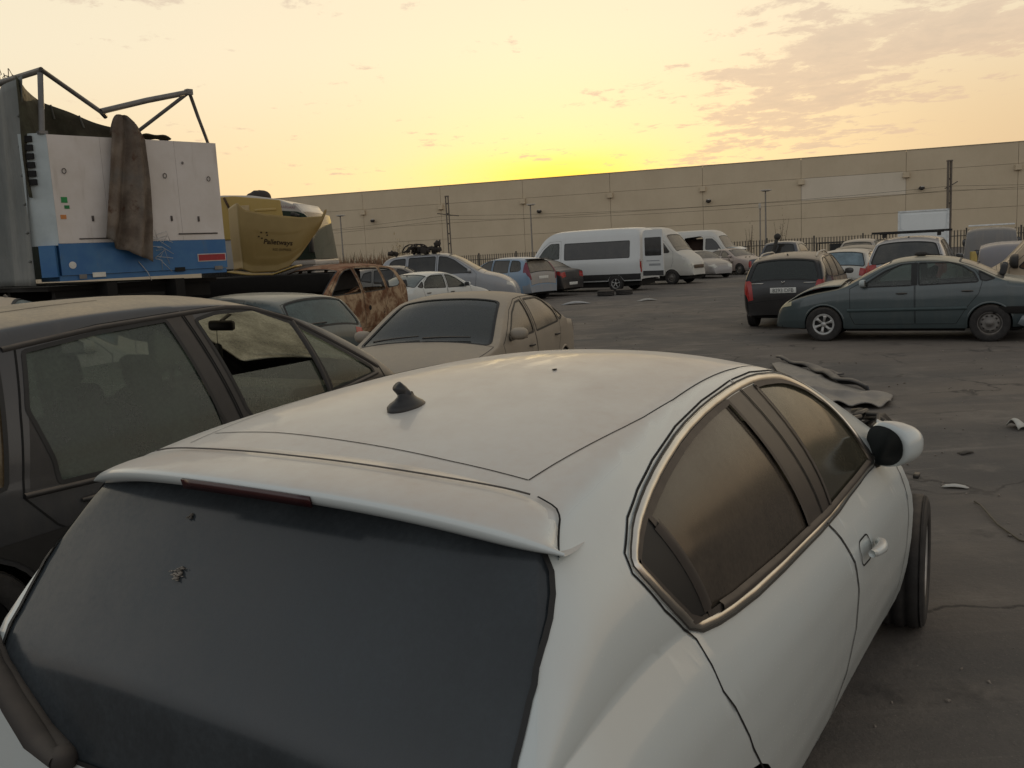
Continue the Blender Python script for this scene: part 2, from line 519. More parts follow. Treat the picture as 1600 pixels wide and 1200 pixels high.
def interior(root, S, xf, xr, xd, zf=.42, w=.62, mat=None, wheel_side=1, zd=None):
    """front seats, rear bench, dashboard and steering wheel"""
    mat = mat or SEATM
    for sd in (1, -1):
        o = obj('seat', seat_mesh(.5, mat), None, root); o.location = (xf, sd*.36, zf-.1)
    o = obj('rear_seat', seat_mesh(1.25, mat), None, root); o.location = (xr, 0, zf-.08)
    zd = zd or itp(S.belt, xd)-.06
    bm = bmesh.new(); prism(bm, [(xd-.35, zf), (xd-.38, zd-.06), (xd-.3, zd), (xd+.25, zd-.03), (xd+.25, zf)], -w, w)
    obj('dashboard', bm, DARKIN, root, smooth=False)
    bm = bmesh.new(); c = Vector((xd-.52, .36*wheel_side, zd-.02)); ax = Vector((-.9, 0, .42)).normalized(); u = Vector((0, 1, 0)); v = ax.cross(u)
    tube(bm, [c+u*cos(a)*.185+v*sin(a)*.185 for a in [2*pi*k/20 for k in range(20)]], .016, 6, True)
    for a in (0.3, pi-.3, -pi/2): tube(bm, [c-ax*.02, c+u*cos(a)*.18+v*sin(a)*.18], .018, 6)
    tube(bm, [c, c-ax*.25], .03, 6)
    obj('steering_wheel', bm, BLACK, root)
def mirror(parent, S, x, z, sd, mat, glassm=None, size=(.11, .19, .13), out=.10):
    p = S.P(*S.sv(x, z, sd)); c = p+Vector((0, sd*out, .04)); a, b, h = [k/2 for k in size]
    bm = bmesh.new()
    def f(u, v):
        th = pi*u; ph = 2*pi*v
        X, Y, Z = cos(th), sin(th)*cos(ph), sin(th)*sin(ph)
        sg = lambda q, e: math.copysign(abs(q)**e, q)
        X = sg(X, .7); X = max(X, -.35)
        return c+Vector((X*a*1.3, sg(Y, .75)*b, sg(Z, .75)*h))
    sheet(bm, f, 12, 16); bmesh.ops.remove_doubles(bm, verts=bm.verts[:], dist=1e-4)
    tube(bm, [p-Vector((0, sd*.02, .01)), c-Vector((0, sd*b*.5, h*.5))], .025, 6)
    o = obj('mirror', bm, mat, parent)
    bm = bmesh.new(); box(bm, (c.x-a*.47, c.y, c.z), (.006, b*1.7, h*1.55), bev=.002)
    obj('mirror_glass', bm, glassm or GL['mirror'], o)
    return o
def handle(parent, S, x, z, sd, mat, L=.17):
    bm = bmesh.new(); pts = []; q = S.P(*S.sv(x, z, sd))
    for k in range(9):
        f = k/8; p = S.P(*S.sv(x-L/2+L*f, z, sd)); n = S.N(*S.sv(x-L/2+L*f, z, sd))
        pts.append(p+n*(.006+.024*sin(pi*f)**.6))
    tube(bm, pts, [.009+.006*sin(pi*k/8) for k in range(9)], 8)
    return obj('door_handle', bm, mat, parent)
def antenna(root, S, x, L=.35, mat=None):
    p = S.P(S.t(x), 0); bm = bmesh.new(); tube(bm, [p, p+Vector((-.02, 0, .03))], [.02, .012], 8); 
    if L > .05: tube(bm, [p+Vector((-.02, 0, .03)), p+Vector((-.02-L*.6, 0, .03+L*.7))], .004, 5)
    return obj('roof_antenna', bm, mat or BLACK, root)
def wiper(root, S, t, V0, V1, off=.02, mat=None, lift_=.0):
    bm = bmesh.new(); P = [S.pos((t+(lift_*k/8), V0+(V1-V0)*k/8), off) for k in range(9)]
    tube(bm, P, [.012-.005*k/8 for k in range(9)], 6)
    return obj('wiper', bm, mat or BLACK, root)
def plate(root, S, z, rear=True, text=None, y=0, w=.52, h=.11, x=None):
    t = S.tz(z, rear); p = S.P(t, 0)
    X = (p.x-.012 if rear else p.x+.012) if x is None else x
    bm = bmesh.new(); box(bm, (X, y, z), (.012, w, h), bev=.003)
    o = obj('number_plate', bm, PLATE, root)
    if text: text_mesh('plate_text', text, h*.95, INK, o, (X-.0075 if rear else X+.0075, y, z-.004), (pi/2, 0, -pi/2 if rear else pi/2))
    return o

def car(root, S, o):
    """assemble one car body from its spec"""
    pm = o['paint']; cuts = []; dt = o.get('dt', .08); nv = o.get('nv', (7, 6, 7))
    D, W = o.get('doors', []), o.get('wins', [])
    def quad(a, b, va, vb): return [(a, -va), (a, va), (b, vb), (b, -vb)]
    if 'bonnet' in o: a = o['bonnet']; cuts.append(('bonnet', densify([(S.t(a[0]), -.96), (S.t(a[0]), .96), (S.t(a[1]), .93), (S.t(a[1]), -.93)], .15)))
    if 'tailgate' in o: a = o['tailgate']; cuts.append(('tailgate', densify(quad(S.tz(a[0]), a[1] if a[1] > 3 else S.tz(a[1]), .97, .97), .15)))
    if 'bumper' in o:
        for nm, rear in (('rear_bumper', True), ('front_bumper', False)):
            z, xs = o['bumper'][0], o['bumper'][1]
            t = S.tz(z, rear); cuts.append((nm, [(-.001, -3.01), (t, -3.01), (t, 3.01), (-.001, 3.01)] if rear else [(t, -3.01), (S.L+.001, -3.01), (S.L+.001, 3.01), (t, 3.01)]))
            for sd in (1, -1):
                x0, x1 = (0, xs) if rear else (S.X1-xs, S.X1)
                cuts.append((nm, S.side(densify([(x0, .1), (x1, .1), (x1, z-.03), (x0, z)], .12), sd)))
    for sd in (1, -1):
        for i, d in enumerate(D): cuts.append(('door%d_%d' % (i, sd), S.side(densify(d, .12), sd)))
        for key, rear in (('tail', True), ('head', False)):
            if key in o:
                z0, z1, Vi, xs = o[key][:4]
                t0, t1 = S.tz(z0, rear), S.tz(z1, rear)
                cuts.append(('%s_%d' % (key, sd), densify([(t0, Vi*sd), (t1, (Vi if len(o[key]) < 5 else o[key][4])*sd), (t1, 2.02*sd), (t0, 2.02*sd)], .12)))
                xa = itp(S.tx, t0); xb = xs if rear else S.X1-xs
                cuts.append(('%s_%d' % (key, sd), S.side(densify([(xa, z0), (xb, z0+(z1-z0)*.35), (xb, z1-.01), (xa, z1)], .1), sd)))
        for i, w in enumerate(W): cuts.append(('win%d_%d' % (i, sd), S.side(densify(w[0], .1), sd)))
    for key, rear in (('screen', False), ('rear', True)):
        if key in o:
            z0, z1, v0, v1 = o[key][:4]; r = o[key][4] if len(o[key]) > 4 else .07
            q = roundpoly(quad(S.tz(z0, rear), S.tz(z1, rear), v0, v1), r)
            cuts.append((key, densify(q, .12)))
    for xw, ra in o.get('arch', []):
        for sd in (1, -1):
            zc = o['wr']
            P = [(xw+cos(a)*ra, zc+sin(a)*ra) for a in [radians(-40+260*k/22) for k in range(23)]]
            cuts.append(('hole', S.side(P, sd)))
    for q in o.get('extra', []): cuts.append(q)
    R = cut_body(S, cuts, dt, nv)
    body = lift(S, R.pop('body'))
    # shut lines and window seals belong to the body's own surface
    gw = o.get('gap', .007)
    for sd in (1, -1):
        for d in D: ribbon(body, S, S.side(densify(d, .06), sd), gw, .0016, True, mi=1)
        for i, w in enumerate(W):
            if not (len(w) > 3 and w[3] == 'noseal'): ribbon(body, S, S.side(densify(w[0], .06), sd), .022, .0028, True, mi=2)
        for xw, ra in o.get('arch', []):
            if not o.get('lip', True): continue
            P = [(xw+cos(a)*ra, o['wr']+sin(a)*ra) for a in [radians(-10+200*k/22) for k in range(23)]]
            ribbon(body, S, [p for p in S.side(P, sd) if abs(p[1]) <= 3], .03, .004, False, mi=0, hump=.006)
    if 'bonnet' in o: a = o['bonnet']; ribbon(body, S, [(S.t(a[1]), -.93), (S.t(a[0]), -.96), (S.t(a[0]), .96), (S.t(a[1]), .93)], gw, .0016, True, mi=1)
    if 'tailgate' in o:
        a = o['tailgate']; ribbon(body, S, quad(S.tz(a[0]), S.tz(a[1]), .97, .97), gw, .0016, True, mi=1)
    for key, rear in (('screen', False), ('rear', True)):
        if key in o and o.get(key+'seal', True):
            z0, z1, v0, v1 = o[key][:4]; r = o[key][4] if len(o[key]) > 4 else .07
            ribbon(body, S, roundpoly(quad(S.tz(z0, rear), S.tz(z1, rear), v0, v1), r), .03, .0025, True, mi=2)
    for q in o.get('lines', []): ribbon(body, S, q, o.get('line_w', gw), .0012, False, mi=1)
    out = {'body': obj('body', body, [pm, GAP, SEAL], root)}
    names = {'bonnet': 'bonnet', 'tailgate': 'tailgate', 'rear_bumper': 'rear_bumper', 'front_bumper': 'front_bumper'}
    for k in ('bonnet', 'tailgate', 'rear_bumper', 'front_bumper'):
        if k in R:
            if k in o.get('drop', ()): R.pop(k).free(); continue
            out[k] = obj(k, lift(S, R.pop(k)), o.get(k+'_mat', o.get('bumper_mat', pm) if 'bumper' in k else pm), root)
    for sd in (1, -1):
        for i, d in enumerate(D):
            k = 'door%d_%d' % (i, sd)
            if k in R: out[k] = obj('door', lift(S, R.pop(k)), o.get('door_mat', pm), root)
            if k in out and o.get('handles') and i < len(o['handles']) and o['handles'][i]: handle(out[k], S, o['handles'][i][0], o['handles'][i][1], sd, o.get('handle_mat', BLACK))
        for i, w in enumerate(W):
            k = 'win%d_%d' % (i, sd)
            if k in R:
                if w[2] is None or k in o.get('drop', ()): R.pop(k).free(); continue
                par = out.get('door%s_%d' % (w[1], sd), root) if w[1] is not None else root
                out[k] = obj('window', lift(S, R.pop(k), -.006), w[2], par)
        for key, nm, mt in (('tail', 'taillight', REDL), ('head', 'headlight', CLEARL)):
            k = '%s_%d' % (key, sd)
            if k in R: out[k] = obj(nm, lift(S, R.pop(k), .003), o.get(key+'_mat', mt), root)
    for key, nm in (('screen', 'windscreen'), ('rear', 'rear_window')):
        if key in R:
            if o.get(key+'_glass', 1) is None: R.pop(key).free(); continue
            out[key] = obj(nm, lift(S, R.pop(key), -.006), o.get(key+'_glass', GL['dark']), root)
    for k, nb in list(R.items()):
        mt = o.get('mats', {}).get(k, pm); out[k] = obj(k.rstrip('-0123456789'), lift(S, nb, o.get('offs', {}).get(k, 0)), mt, root)
    if 'wr' in o:
        r = o['wr']
        for j, (xw, ra) in enumerate(o['arch']):
            for sd in (1, -1):
                y = o['wy']; st = o.get('steer', 0) if j == 1 else 0
                ws = o.get('wstyle', ('steel', 'steel'))[j]
                if ws: wheel(root, xw, y*sd, r, o.get('ww', .2), ws, st)
        bm = bmesh.new(); x0, x1 = o['arch'][0][0], o['arch'][1][0]; ra = o['arch'][0][1]+.03
        yi = o['wy']-.16
        prism(bm, [(.12, .25), (x0-ra, .2), (x1+ra, .2), (S.X1-.12, .25), (S.X1-.14, .55), (x1+ra, .62), (x0-ra, .62), (.12, .6)], -yi, yi)
        prism(bm, [(x0+ra, .17), (x1-ra, .17), (x1-ra, .42), (x0+ra, .42)], -yi-.1, yi+.1)
        obj('underbody', bm, UNDER, root, smooth=False)
    if 'mirror' in o:
        x, z = o['mirror'][:2]
        for sd in (1, -1):
            if o['mirror'][2:] and sd != o['mirror'][2]: continue
            mirror(out.get('door%d_%d' % (o.get('mirror_door', 0), sd), root), S, x, z, sd, o.get('mirror_mat', pm), size=o.get('mirror_size', (.11, .19, .13)))
    if 'inside' in o: interior(root, S, *o['inside'], **o.get('inkw', {}))
    if 'antenna' in o: antenna(root, S, *o['antenna'])
    if 'wipers' in o:
        for a in o['wipers']: wiper(root, S, *a)
    if 'plate' in o: plate(root, S, *o['plate'])
    return out
GL = {'dark': glass('glass_dark', dust=.22), 'mirror': glass('mirror_glass', (.03, .035, .04), dust=.25, rough=.03)}

# ------------------------------------------------------------------ camera
CAM_F, CAM_H = 1420., 1.86
cam = bpy.data.cameras.new('camera'); co = bpy.data.objects.new('camera', cam); COL.objects.link(co)
cam.sensor_width = 36; cam.lens = 36*CAM_F/1600; cam.clip_start = .05; cam.clip_end = 3000
_p, _r = atan(206/CAM_F), atan(.052)
_fw = Vector((0, cos(_p), -sin(_p))); _rt = Vector((1, 0, 0)); _up = _rt.cross(_fw)
_u2 = _up*cos(_r)+_rt*sin(_r); _r2 = _fw.cross(_u2)
co.matrix_world = Matrix((( _r2.x, _u2.x, -_fw.x, 0), (_r2.y, _u2.y, -_fw.y, 0), (_r2.z, _u2.z, -_fw.z, CAM_H), (0, 0, 0, 1)))
SC.camera = co
SC.view_settings.view_transform = 'Standard'; SC.view_settings.look = 'None'; SC.view_settings.exposure = 0; SC.view_settings.gamma = 1
SC.cycles.max_bounces = 8; SC.cycles.transparent_max_bounces = 16; SC.cycles.caustics_reflective = False; SC.cycles.caustics_refractive = False
SC.cycles.sample_clamp_indirect = 4

# ------------------------------------------------------------------ dusk sky and low sun behind the warehouse
SUN_AZ, SUN_EL = radians(3.2), radians(4.2)          # clockwise from +Y
SUN = Vector((sin(SUN_AZ)*cos(SUN_EL), cos(SUN_AZ)*cos(SUN_EL), sin(SUN_EL)))
def build_sky():
    w = bpy.data.worlds.new('World'); SC.world = w; w.use_nodes = True
    n = NT.__new__(NT); n.t = w.node_tree; n.t.nodes.clear(); n.m = w
    out = n.n('ShaderNodeOutputWorld'); bg = n.n('ShaderNodeBackground')
    tc = n.n('ShaderNodeTexCoord'); n._c = tc.outputs['Generated']
    d = n._c; sp = n.n('ShaderNodeSeparateXYZ'); n.l(d, sp.inputs[0])
    def dot(v):
        q = n.n('ShaderNodeVectorMath', operation='DOT_PRODUCT'); n.l(d, q.inputs[0]); q.inputs[1].default_value = v; return q.outputs['Value']
    el = sp.outputs[2]; g = dot(SUN)
    sky = n.n('ShaderNodeTexSky'); sky.sky_type = 'NISHITA'; sky.sun_disc = False; sky.sun_elevation = SUN_EL; sky.sun_rotation = SUN_AZ
    sky.air_density = 1.6; sky.dust_density = 3.0; sky.ozone_density = 1.0
    az = n.math('ARCTAN2', sp.outputs[0], sp.outputs[1])
    front = n.ramp(g, -.35, .75)
    low = n.mix(front, (.48, .48, .48), (.96, .67, .36))
    high = n.mix(front, (.80, .81, .82), (1.0, .88, .66))
    h = n.ramp(el, .02, .22)
    col = n.mix(h, low, high)
    col = n.mix(n.ramp(el, .28, .75), col, (.40, .42, .43))
    # right-hand horizon is duller, left of the sun paler
    col = n.mix(n.math('MULTIPLY', n.math('MULTIPLY', n.ramp(az, .16, .5), n.ramp(el, .02, .26, 1., .15)), .85), col, (.72, .51, .32))
    # broad yellow glow along the horizon over the set sun
    def gl(sa, se, el0):
        a = n.math('POWER', n.math('DIVIDE', n.math('SUBTRACT', az, SUN_AZ), sa), 2.); e = n.math('POWER', n.math('DIVIDE', n.math('SUBTRACT', el, el0), se), 2.)
        return n.math('MULTIPLY', n.math('EXPONENT', n.math('MULTIPLY', n.math('ADD', a, e), -1.)), n.ramp(g, 0., .5))
    streak = n.ramp(n.noise(5., 6, .6, d, (1., 1., 7.)), .3, .7, .75, 1.)
    col = n.mix(n.math('MULTIPLY', gl(.42, .17, .05), .62), col, (1.08, .93, .56))
    col = n.mix(n.math('MULTIPLY', n.math('MULTIPLY', gl(.20, .060, .07), streak), .72), col, (1.14, .95, .42))
    col = n.mix(n.math('MULTIPLY', n.math('MULTIPLY', gl(.12, .03, .072), streak), .9), col, (1.30, .92, .06))
    # nishita part keeps the true sunset tint
    col = n.mix(.10, col, n.mix(1., sky.outputs[0], (.12, .12, .12), 'MULTIPLY'))
    # clouds: flat sheet projected overhead
    zz = n.math('ADD', n.math('MAXIMUM', el, 0.), .06)
    cv = n.n('ShaderNodeCombineXYZ'); n.l(n.math('DIVIDE', sp.outputs[0], zz), cv.inputs[0]); n.l(n.math('DIVIDE', sp.outputs[1], zz), cv.inputs[1])
    n1 = n.noise(1.5, 10, .66, cv.outputs[0], (1.0, .85, 1), .3); n2 = n.noise(5.5, 9, .68, cv.outputs[0], (1., .8, 1), .3)
    nn = n.math('ADD', n.math('MULTIPLY', n1, .55), n.math('MULTIPLY', n2, .45))
    band = n.math('SUBTRACT', el, n.math('ADD', n.math('MULTIPLY', az, .30), .062))
    bank = n.math('MULTIPLY', n.ramp(n.math('ABSOLUTE', band), .0, .12, 1., 0.), n.ramp(az, .06, .30))
    thr = n.math('SUBTRACT', .575, n.math('MULTIPLY', bank, .135))
    cm = n.ramp(n.math('SUBTRACT', nn, thr), -.015, .05)
    cm = n.math('MULTIPLY', cm, n.ramp(el, .0, .05))
    ccol = n.mix(front, (.42, .44, .47), (.78, .55, .38))
    ccol = n.mix(n.ramp(el, .08, .3), ccol, n.mix(front, (.42, .44, .47), (.70, .56, .44)))
    edge = n.ramp(n.math('SUBTRACT', nn, thr), .04, .16); ccol = n.mix(edge, ccol, n.mix(.35, ccol, (.50, .40, .33)))
    col = n.mix(n.math('MULTIPLY', cm, .66), col, ccol)
    below = n.ramp(el, -.04, .0)
    col = n.mix(below, (.10, .085, .07), col)
    n.l(col, bg.inputs[0]); bg.inputs[1].default_value = 1.0
    n.l(bg.outputs[0], out.inputs[0])
build_sky()
sl = bpy.data.lights.new('sun', 'SUN'); sl.energy = 2.0; sl.angle = radians(.6); sl.color = (1., .72, .38)
so = bpy.data.objects.new('sun', sl); COL.objects.link(so)
so.rotation_euler = (-SUN).to_track_quat('-Z', 'Y').to_euler()

# ------------------------------------------------------------------ ground
def ground_mat():
    n = NT('yard_asphalt'); c = n.coord()
    big = n.noise(.22, 6, .6, dist=.6); mid = n.noise(1.4, 7, .65); fine = n.noise(24, 5, .7); tr = n.noise(.5, 6, .6, stretch=(.25, 2.4, 1), dist=.5)
    base = n.mix(n.ramp(big, .38, .62), (.098, .090, .083), (.150, .128, .108))
    base = n.mix(n.math('MULTIPLY', n.ramp(tr, .46, .66), .55), base, (.078, .073, .070))
    base = n.mix(n.math('MULTIPLY', n.ramp(mid, .5, .72), .45), base, (.20, .172, .145))
    tr2 = n.noise(.9, 7, .7, stretch=(.18, 3.2, 1), dist=.8); base = n.mix(n.math('MULTIPLY', n.ramp(tr2, .54, .70), .4), base, (.225, .20, .175))
    cr = n.n('ShaderNodeTexVoronoi'); cr.feature = 'DISTANCE_TO_EDGE'; cr.inputs['Scale'].default_value = .55; mp = n.n('ShaderNodeMapping'); n.l(c, mp.inputs[0])
    wv = n.n('ShaderNodeVectorMath', operation='ADD'); sc_ = n.n('ShaderNodeVectorMath', operation='SCALE'); nz = n.n('ShaderNodeTexNoise'); nz.inputs['Scale'].default_value = 1.3; nz.inputs['Detail'].default_value = 6; n.l(c, nz.inputs['Vector']); n.l(nz.outputs['Color'], sc_.inputs[0]); sc_.inputs['Scale'].default_value = 1.2
    n.l(mp.outputs[0], wv.inputs[0]); n.l(sc_.outputs[0], wv.inputs[1]); n.l(wv.outputs[0], cr.inputs['Vector'])
    crack = n.math('MULTIPLY', n.ramp(cr.outputs['Distance'], .0, .022, 1., 0.), n.ramp(n.noise(.7, 3), .45, .6)); base = n.mix(n.math('MULTIPLY', crack, .75), base, (.03, .027, .025))
    sp = n.ramp(n.noise(70, 3, .8), .60, .72); base = n.mix(n.math('MULTIPLY', sp, .6), base, (.28, .24, .20))
    dk = n.ramp(n.noise(.9, 5, .7), .58, .70); base = n.mix(n.math('MULTIPLY', dk, .6), base, (.045, .041, .039))
    h = n.math('ADD', n.math('MULTIPLY', fine, .5), n.math('MULTIPLY', mid, .8))
    return n.done(n.bsdf(base, n.ramp(mid, .3, .7, .95, .78), 0, .25, 0, n.bump(h, .5, .03)))
def dirt_relief(x, y):
    from mathutils import noise as mn
    return .0
bm = bmesh.new(); sheet(bm, lambda u, v: Vector(((u-.5)*1600, -200+v*1400, 0)), 4, 4)
tag(obj('ground', bm, ground_mat()), kind='structure')

# ================================================================== the white hatchback in front
PW = paint('white_paint', (.58, .61, .60), .80, .10, (.43, .335, .235), .22, .6, lo=.80, hi=1.0)
HERO = Surf(
    prof=[(0, .24), (.004, .45), (.01, .62), (.02, .80), (.035, .93), (.06, .985), (.18, 1.15), (.30, 1.31), (.36, 1.372), (.45, 1.40), (.7, 1.44), (1.1, 1.48), (1.5, 1.502), (1.85, 1.498), (2.14, 1.459), (2.41, 1.380), (2.71, 1.228), (3.0, 1.05), (3.15, .972), (3.3, .943),
          (3.6, .92), (4.0, .83), (4.22, .70), (4.30, .55), (4.335, .36), (4.34, .22)],
    w=[(0, .86), (.03, .885), (.1, .905), (.25, .91), (.5, .91), (.85, .915), (1.3, .915), (1.9, .908), (2.6, .90), (3.3, .905), (3.7, .88), (4.1, .78), (4.3, .64), (4.34, .5)],
    belt=[(0, .955), (.3, 1.01), (.62, 1.03), (.9, 1.0), (1.4, .968), (2., .945), (2.8, .935), (3.3, .92), (4.34, .7)],
    sill=[(0, .26), (.4, .22), (.9, .2), (3.4, .2), (4, .2), (4.34, .24)],
    tum=[(0, .46), (.6, .49), (1.2, .53), (2.2, .58), (2.9, .6)], crown=[(0, .05), (.3, .045), (.6, .045), (1.5, .048), (2.3, .055), (3.2, .06), (4.3, .05)], bulge=.05, n=2.3,
    low=[(0, .88), (.12, .935), (.30, .972), (.48, .992), (.66, 1.0), (.78, .992), (.88, .965), (.95, .935), (1, .905)])
def hero_paint():
    MATS.pop('white_paint', None); n = NT('white_paint')
    up = n.ramp(upness(n), .72, .99); cloud = n.ramp(n.noise(2.2, 5, .6), .25, .75, .6, 1.); fine = n.ramp(n.noise(38, 4, .7), .3, .8, .8, 1.)
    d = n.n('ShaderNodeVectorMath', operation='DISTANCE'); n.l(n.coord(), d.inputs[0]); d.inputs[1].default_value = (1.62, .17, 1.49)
    wipe = n.math('MULTIPLY', n.ramp(d.outputs['Value'], .10, .42, 1., 0.), n.ramp(n.noise(6, 5, .6, stretch=(1, 2.5, 1)), .50, .62))  # roof glint painted in as a patch of thinner dust
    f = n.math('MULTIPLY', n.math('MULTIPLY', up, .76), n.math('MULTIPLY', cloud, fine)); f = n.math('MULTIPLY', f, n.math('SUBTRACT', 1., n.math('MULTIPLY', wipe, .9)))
    streak = n.ramp(n.noise(9, 4, .6, stretch=(1, 1, .12)), .45, .75); f = n.math('ADD', f, n.math('MULTIPLY', n.math('ADD', n.math('MULTIPLY', streak, .6), .5), .09), clamp=True)
    sp = n.ramp(n.noise(160, 2, .7), .68, .74); f = n.math('ADD', f, n.math('MULTIPLY', sp, .18), clamp=True)
    base = n.mix(f, (.55, .60, .60), n.mix(n.noise(1.1, 4), (.48, .385, .31), (.50, .405, .33)))
    return n.done(n.bsdf(base, n.math('ADD', .22, n.math('MULTIPLY', f, .5)), 0, .5, n.math('MULTIPLY', n.math('SUBTRACT', 1., f), .5), n.bump(n.noise(220, 3), .08, .001)))
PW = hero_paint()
HERO_POS = (-.727, 1.737, .987)
DLO = [(.564, 1.234), (.642, 1.281), (.746, 1.314), (.89, 1.345), (1.12, 1.38), (1.38, 1.402), (1.677, 1.412), (1.915, 1.408), (2.124, 1.385), (2.228, 1.364), (2.319, 1.334), (2.403, 1.296), (2.481, 1.24), (2.528, 1.177), (2.555, 1.112), (2.59, 1.05), (2.64, .99), (2.66, .955),
       (2.497, .957), (2.358, .947), (1.927, .935), (1.187, .959), (.889, .984), (.736, 1.011), (.624, 1.116), (.556, 1.209)]
def lerp(a, b, f): return a+(b-a)*f
def smooth_loop(P, n=2):
    for _ in range(n):
        Q = []
        for i in range(len(P)):
            a, b = P[i], P[(i+1) % len(P)]; Q += [(.78*a[0]+.22*b[0], .78*a[1]+.22*b[1]), (.22*a[0]+.78*b[0], .22*a[1]+.78*b[1])]
        P = Q
    return P
DLO = smooth_loop(DLO, 1)
def build_hero():
    S = HERO
    root = thing('hatchback', 'dusty white hatchback nearest the viewer, roof spoiler, stub antenna and missing front wing', 'car', (HERO_POS[0], HERO_POS[1], 0), HERO_POS[2])
    side_glass = glass('hero_side_glass', (.016, .014, .012), .42, 0, dcol=(.17, .14, .11), rough=.16)
    rear_glass = glass('hero_rear_glass', (.014, .017, .020), .50, 0, dcol=(.085, .098, .108), rough=.16)
    front_glass = glass('hero_front_glass', (.02, .02, .017), .38, .30, (.6, .58, .44), dcol=(.24, .22, .155), rough=.12)
    pil = simple('pillar_film', (.035, .030, .027), .45, updust=.2)
    I = inset(DLO, .020); I2 = inset(DLO, .026)
    rg = [(1.543, 1.394), (1.689, .977)]; gap = [(1.703, 1.418), (1.863, .939)]; fg = [(1.857, 1.387), (1.965, .959)]
    def ext(l): (a, b), (c, d) = l; return (a-(c-a), b-(d-b)), (c+(c-a), d+(d-b))
    def left(l): a, b = ext(l); return b, a        # keep smaller x
    def right(l): a, b = ext(l); return a, b
    tri = [(.700, 1.29), (.845, 1.0)]
    def keep(P, l, lo):
        a, b = ext(l)
        Q = clip(P, a, b)
        # decide which side we got
        cx = sum(p[0] for p in Q)/len(Q) if Q else 0; R = clip(P, b, a); rx = sum(p[0] for p in R)/len(R) if R else 0
        return (Q if cx < rx else R) if lo else (R if cx < rx else Q)
    wr = keep(keep(I2, rg, True), tri, False); wq = keep(I, tri, True)
    pa = keep(keep(I, rg, False), gap, True); pb = keep(keep(I, gap, False), fg, True); wf = keep(I2, fg, False)
    drr = [(1.695, 1.424), (1.38, 1.412), (1.12, 1.390), (.885, 1.355), (.738, 1.324), (.632, 1.291), (.552, 1.242), (.543, 1.205), (.613, 1.108), (.728, 1.002), (.742, .888), (.875, .69), (1.04, .50), (1.15, .33), (1.80, .30), (1.90, .42), (1.955, .56), (1.965, .68), (1.945, .79), (1.90, .88), (1.865, .935)]
    drf = [(1.71, 1.424), (1.92, 1.419), (2.13, 1.396), (2.235, 1.375), (2.33, 1.344), (2.415, 1.305), (2.495, 1.247), (2.54, 1.183), (2.568, 1.117), (2.603, 1.056), (2.65, 1.0), (2.72, .955), (2.93, .90), (2.90, .77), (2.89, .56), (2.86, .42), (2.75, .30), (1.815, .30), (1.91, .42), (1.965, .56), (1.975, .68), (1.955, .79), (1.91, .88), (1.872, .935)]
    rpoly = [(1.235, -.98), (1.206, -1.115), (1.170, -1.145), (1.120, -1.14), (1.071, -1.10), (1.003, -1.01), (.947, -.985), (.892, -.968), (.843, -.952), (.70, -.935), (.60, -.90), (.54, -.82), (.51, -.66)]
    rpoly = rpoly+[(a, -b) for a, b in reversed(rpoly)]
    ex = [('rear_window', densify(rpoly, .12)), ('quarter_pillar-1', S.side(densify(wq, .08), -1)), ('quarter_pillar1', S.side(densify(wq, .08), 1))]
    for sd in (1, -1): ex += [('pilR%d' % sd, S.side(densify(pa, .08), sd)), ('pilF%d' % sd, S.side(densify(pb, .08), sd))]
    ex += [('hole', densify([(S.t(3.0), -3.02), (S.t(3.0), -.9), (S.t(3.35), -.78), (S.L+.01, -.72), (S.L+.01, -3.02)], .15))]
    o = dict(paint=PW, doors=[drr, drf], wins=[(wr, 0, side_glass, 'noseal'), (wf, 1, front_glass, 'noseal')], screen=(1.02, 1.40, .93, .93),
             screen_glass=front_glass, arch=[(.80, .335), (3.43, .345)], wr=.315, wy=.79, ww=.215, steer=.10, wstyle=('five', 'five'), dt=.045, nv=(12, 11, 12), gap=.006, line_w=.0032, lip=False,
             extra=ex, mats={'rear_window': rear_glass, 'quarter_pillar1': SEAL, 'quarter_pillar-1': SEAL, 'pilR1': pil, 'pilR-1': pil, 'pilF1': pil, 'pilF-1': pil}, offs={'rear_window': -.004},
             inside=(2.0, 1.05, 2.85), inkw=dict(zf=.45), bonnet=(3.06, 4.2), head=(.62, .78, .62, .25), tail=(.50, .60, .985, .3), bumper=(.58, .35),
             lines=[[inv(S, (x_, sd_*y_, 9)) for x_, y_ in [(.525+.1*k, itp([(.5, .552), (1.0, .589), (1.4, .578), (1.764, .55), (2.25, .52)], .525+.1*k)) for k in range(18)]] for sd_ in (1, -1)]+[ [inv(S, p) for p in [(.525, -.552, 1.382), (.534, -.336, 1.404), (.561, -.042, 1.418), (.591, .283, 1.416), (.60, .54, 1.40)]]])
    R = car(root, S, o)
    # names of the scored regions
    for sd in (1, -1):
        for k, d in (('pilR', 0), ('pilF', 1)):
            q = R['%s%d' % (k, sd)]; q.name = 'pillar_trim'; q.parent = R['door%d_%d' % (d, sd)]
        bm = bmesh.new(); ribbon(bm, S, S.side(densify(DLO, .05), sd), .03, .002, True, hump=.005, a=-.025 if sd < 0 else 0, b=0 if sd < 0 else .025)
        tr = obj('window_trim', bm, CHROME, root)
        bm = bmesh.new(); ribbon(bm, S, S.side(densify(DLO, .05), sd), .01, .0045, True, a=0 if sd < 0 else -.006, b=.006 if sd < 0 else 0)
        obj('window_seal', bm, SEAL, root)
        bm = bmesh.new()
        for P in (wr, wf, wq): ribbon(bm, S, S.side(densify(P, .05), sd), .02, .004, True)
        ribbon(bm, S, S.side([(lerp(.722, .825, k/8), lerp(1.255, 1.04, k/8)) for k in range(9)], sd), .04, .005, False, hump=.004)
        lo = [(.90, 1.012), (1.0, 1.000), (1.4, .978), (1.9, .962), (2.3, .972), (2.56, .982)]
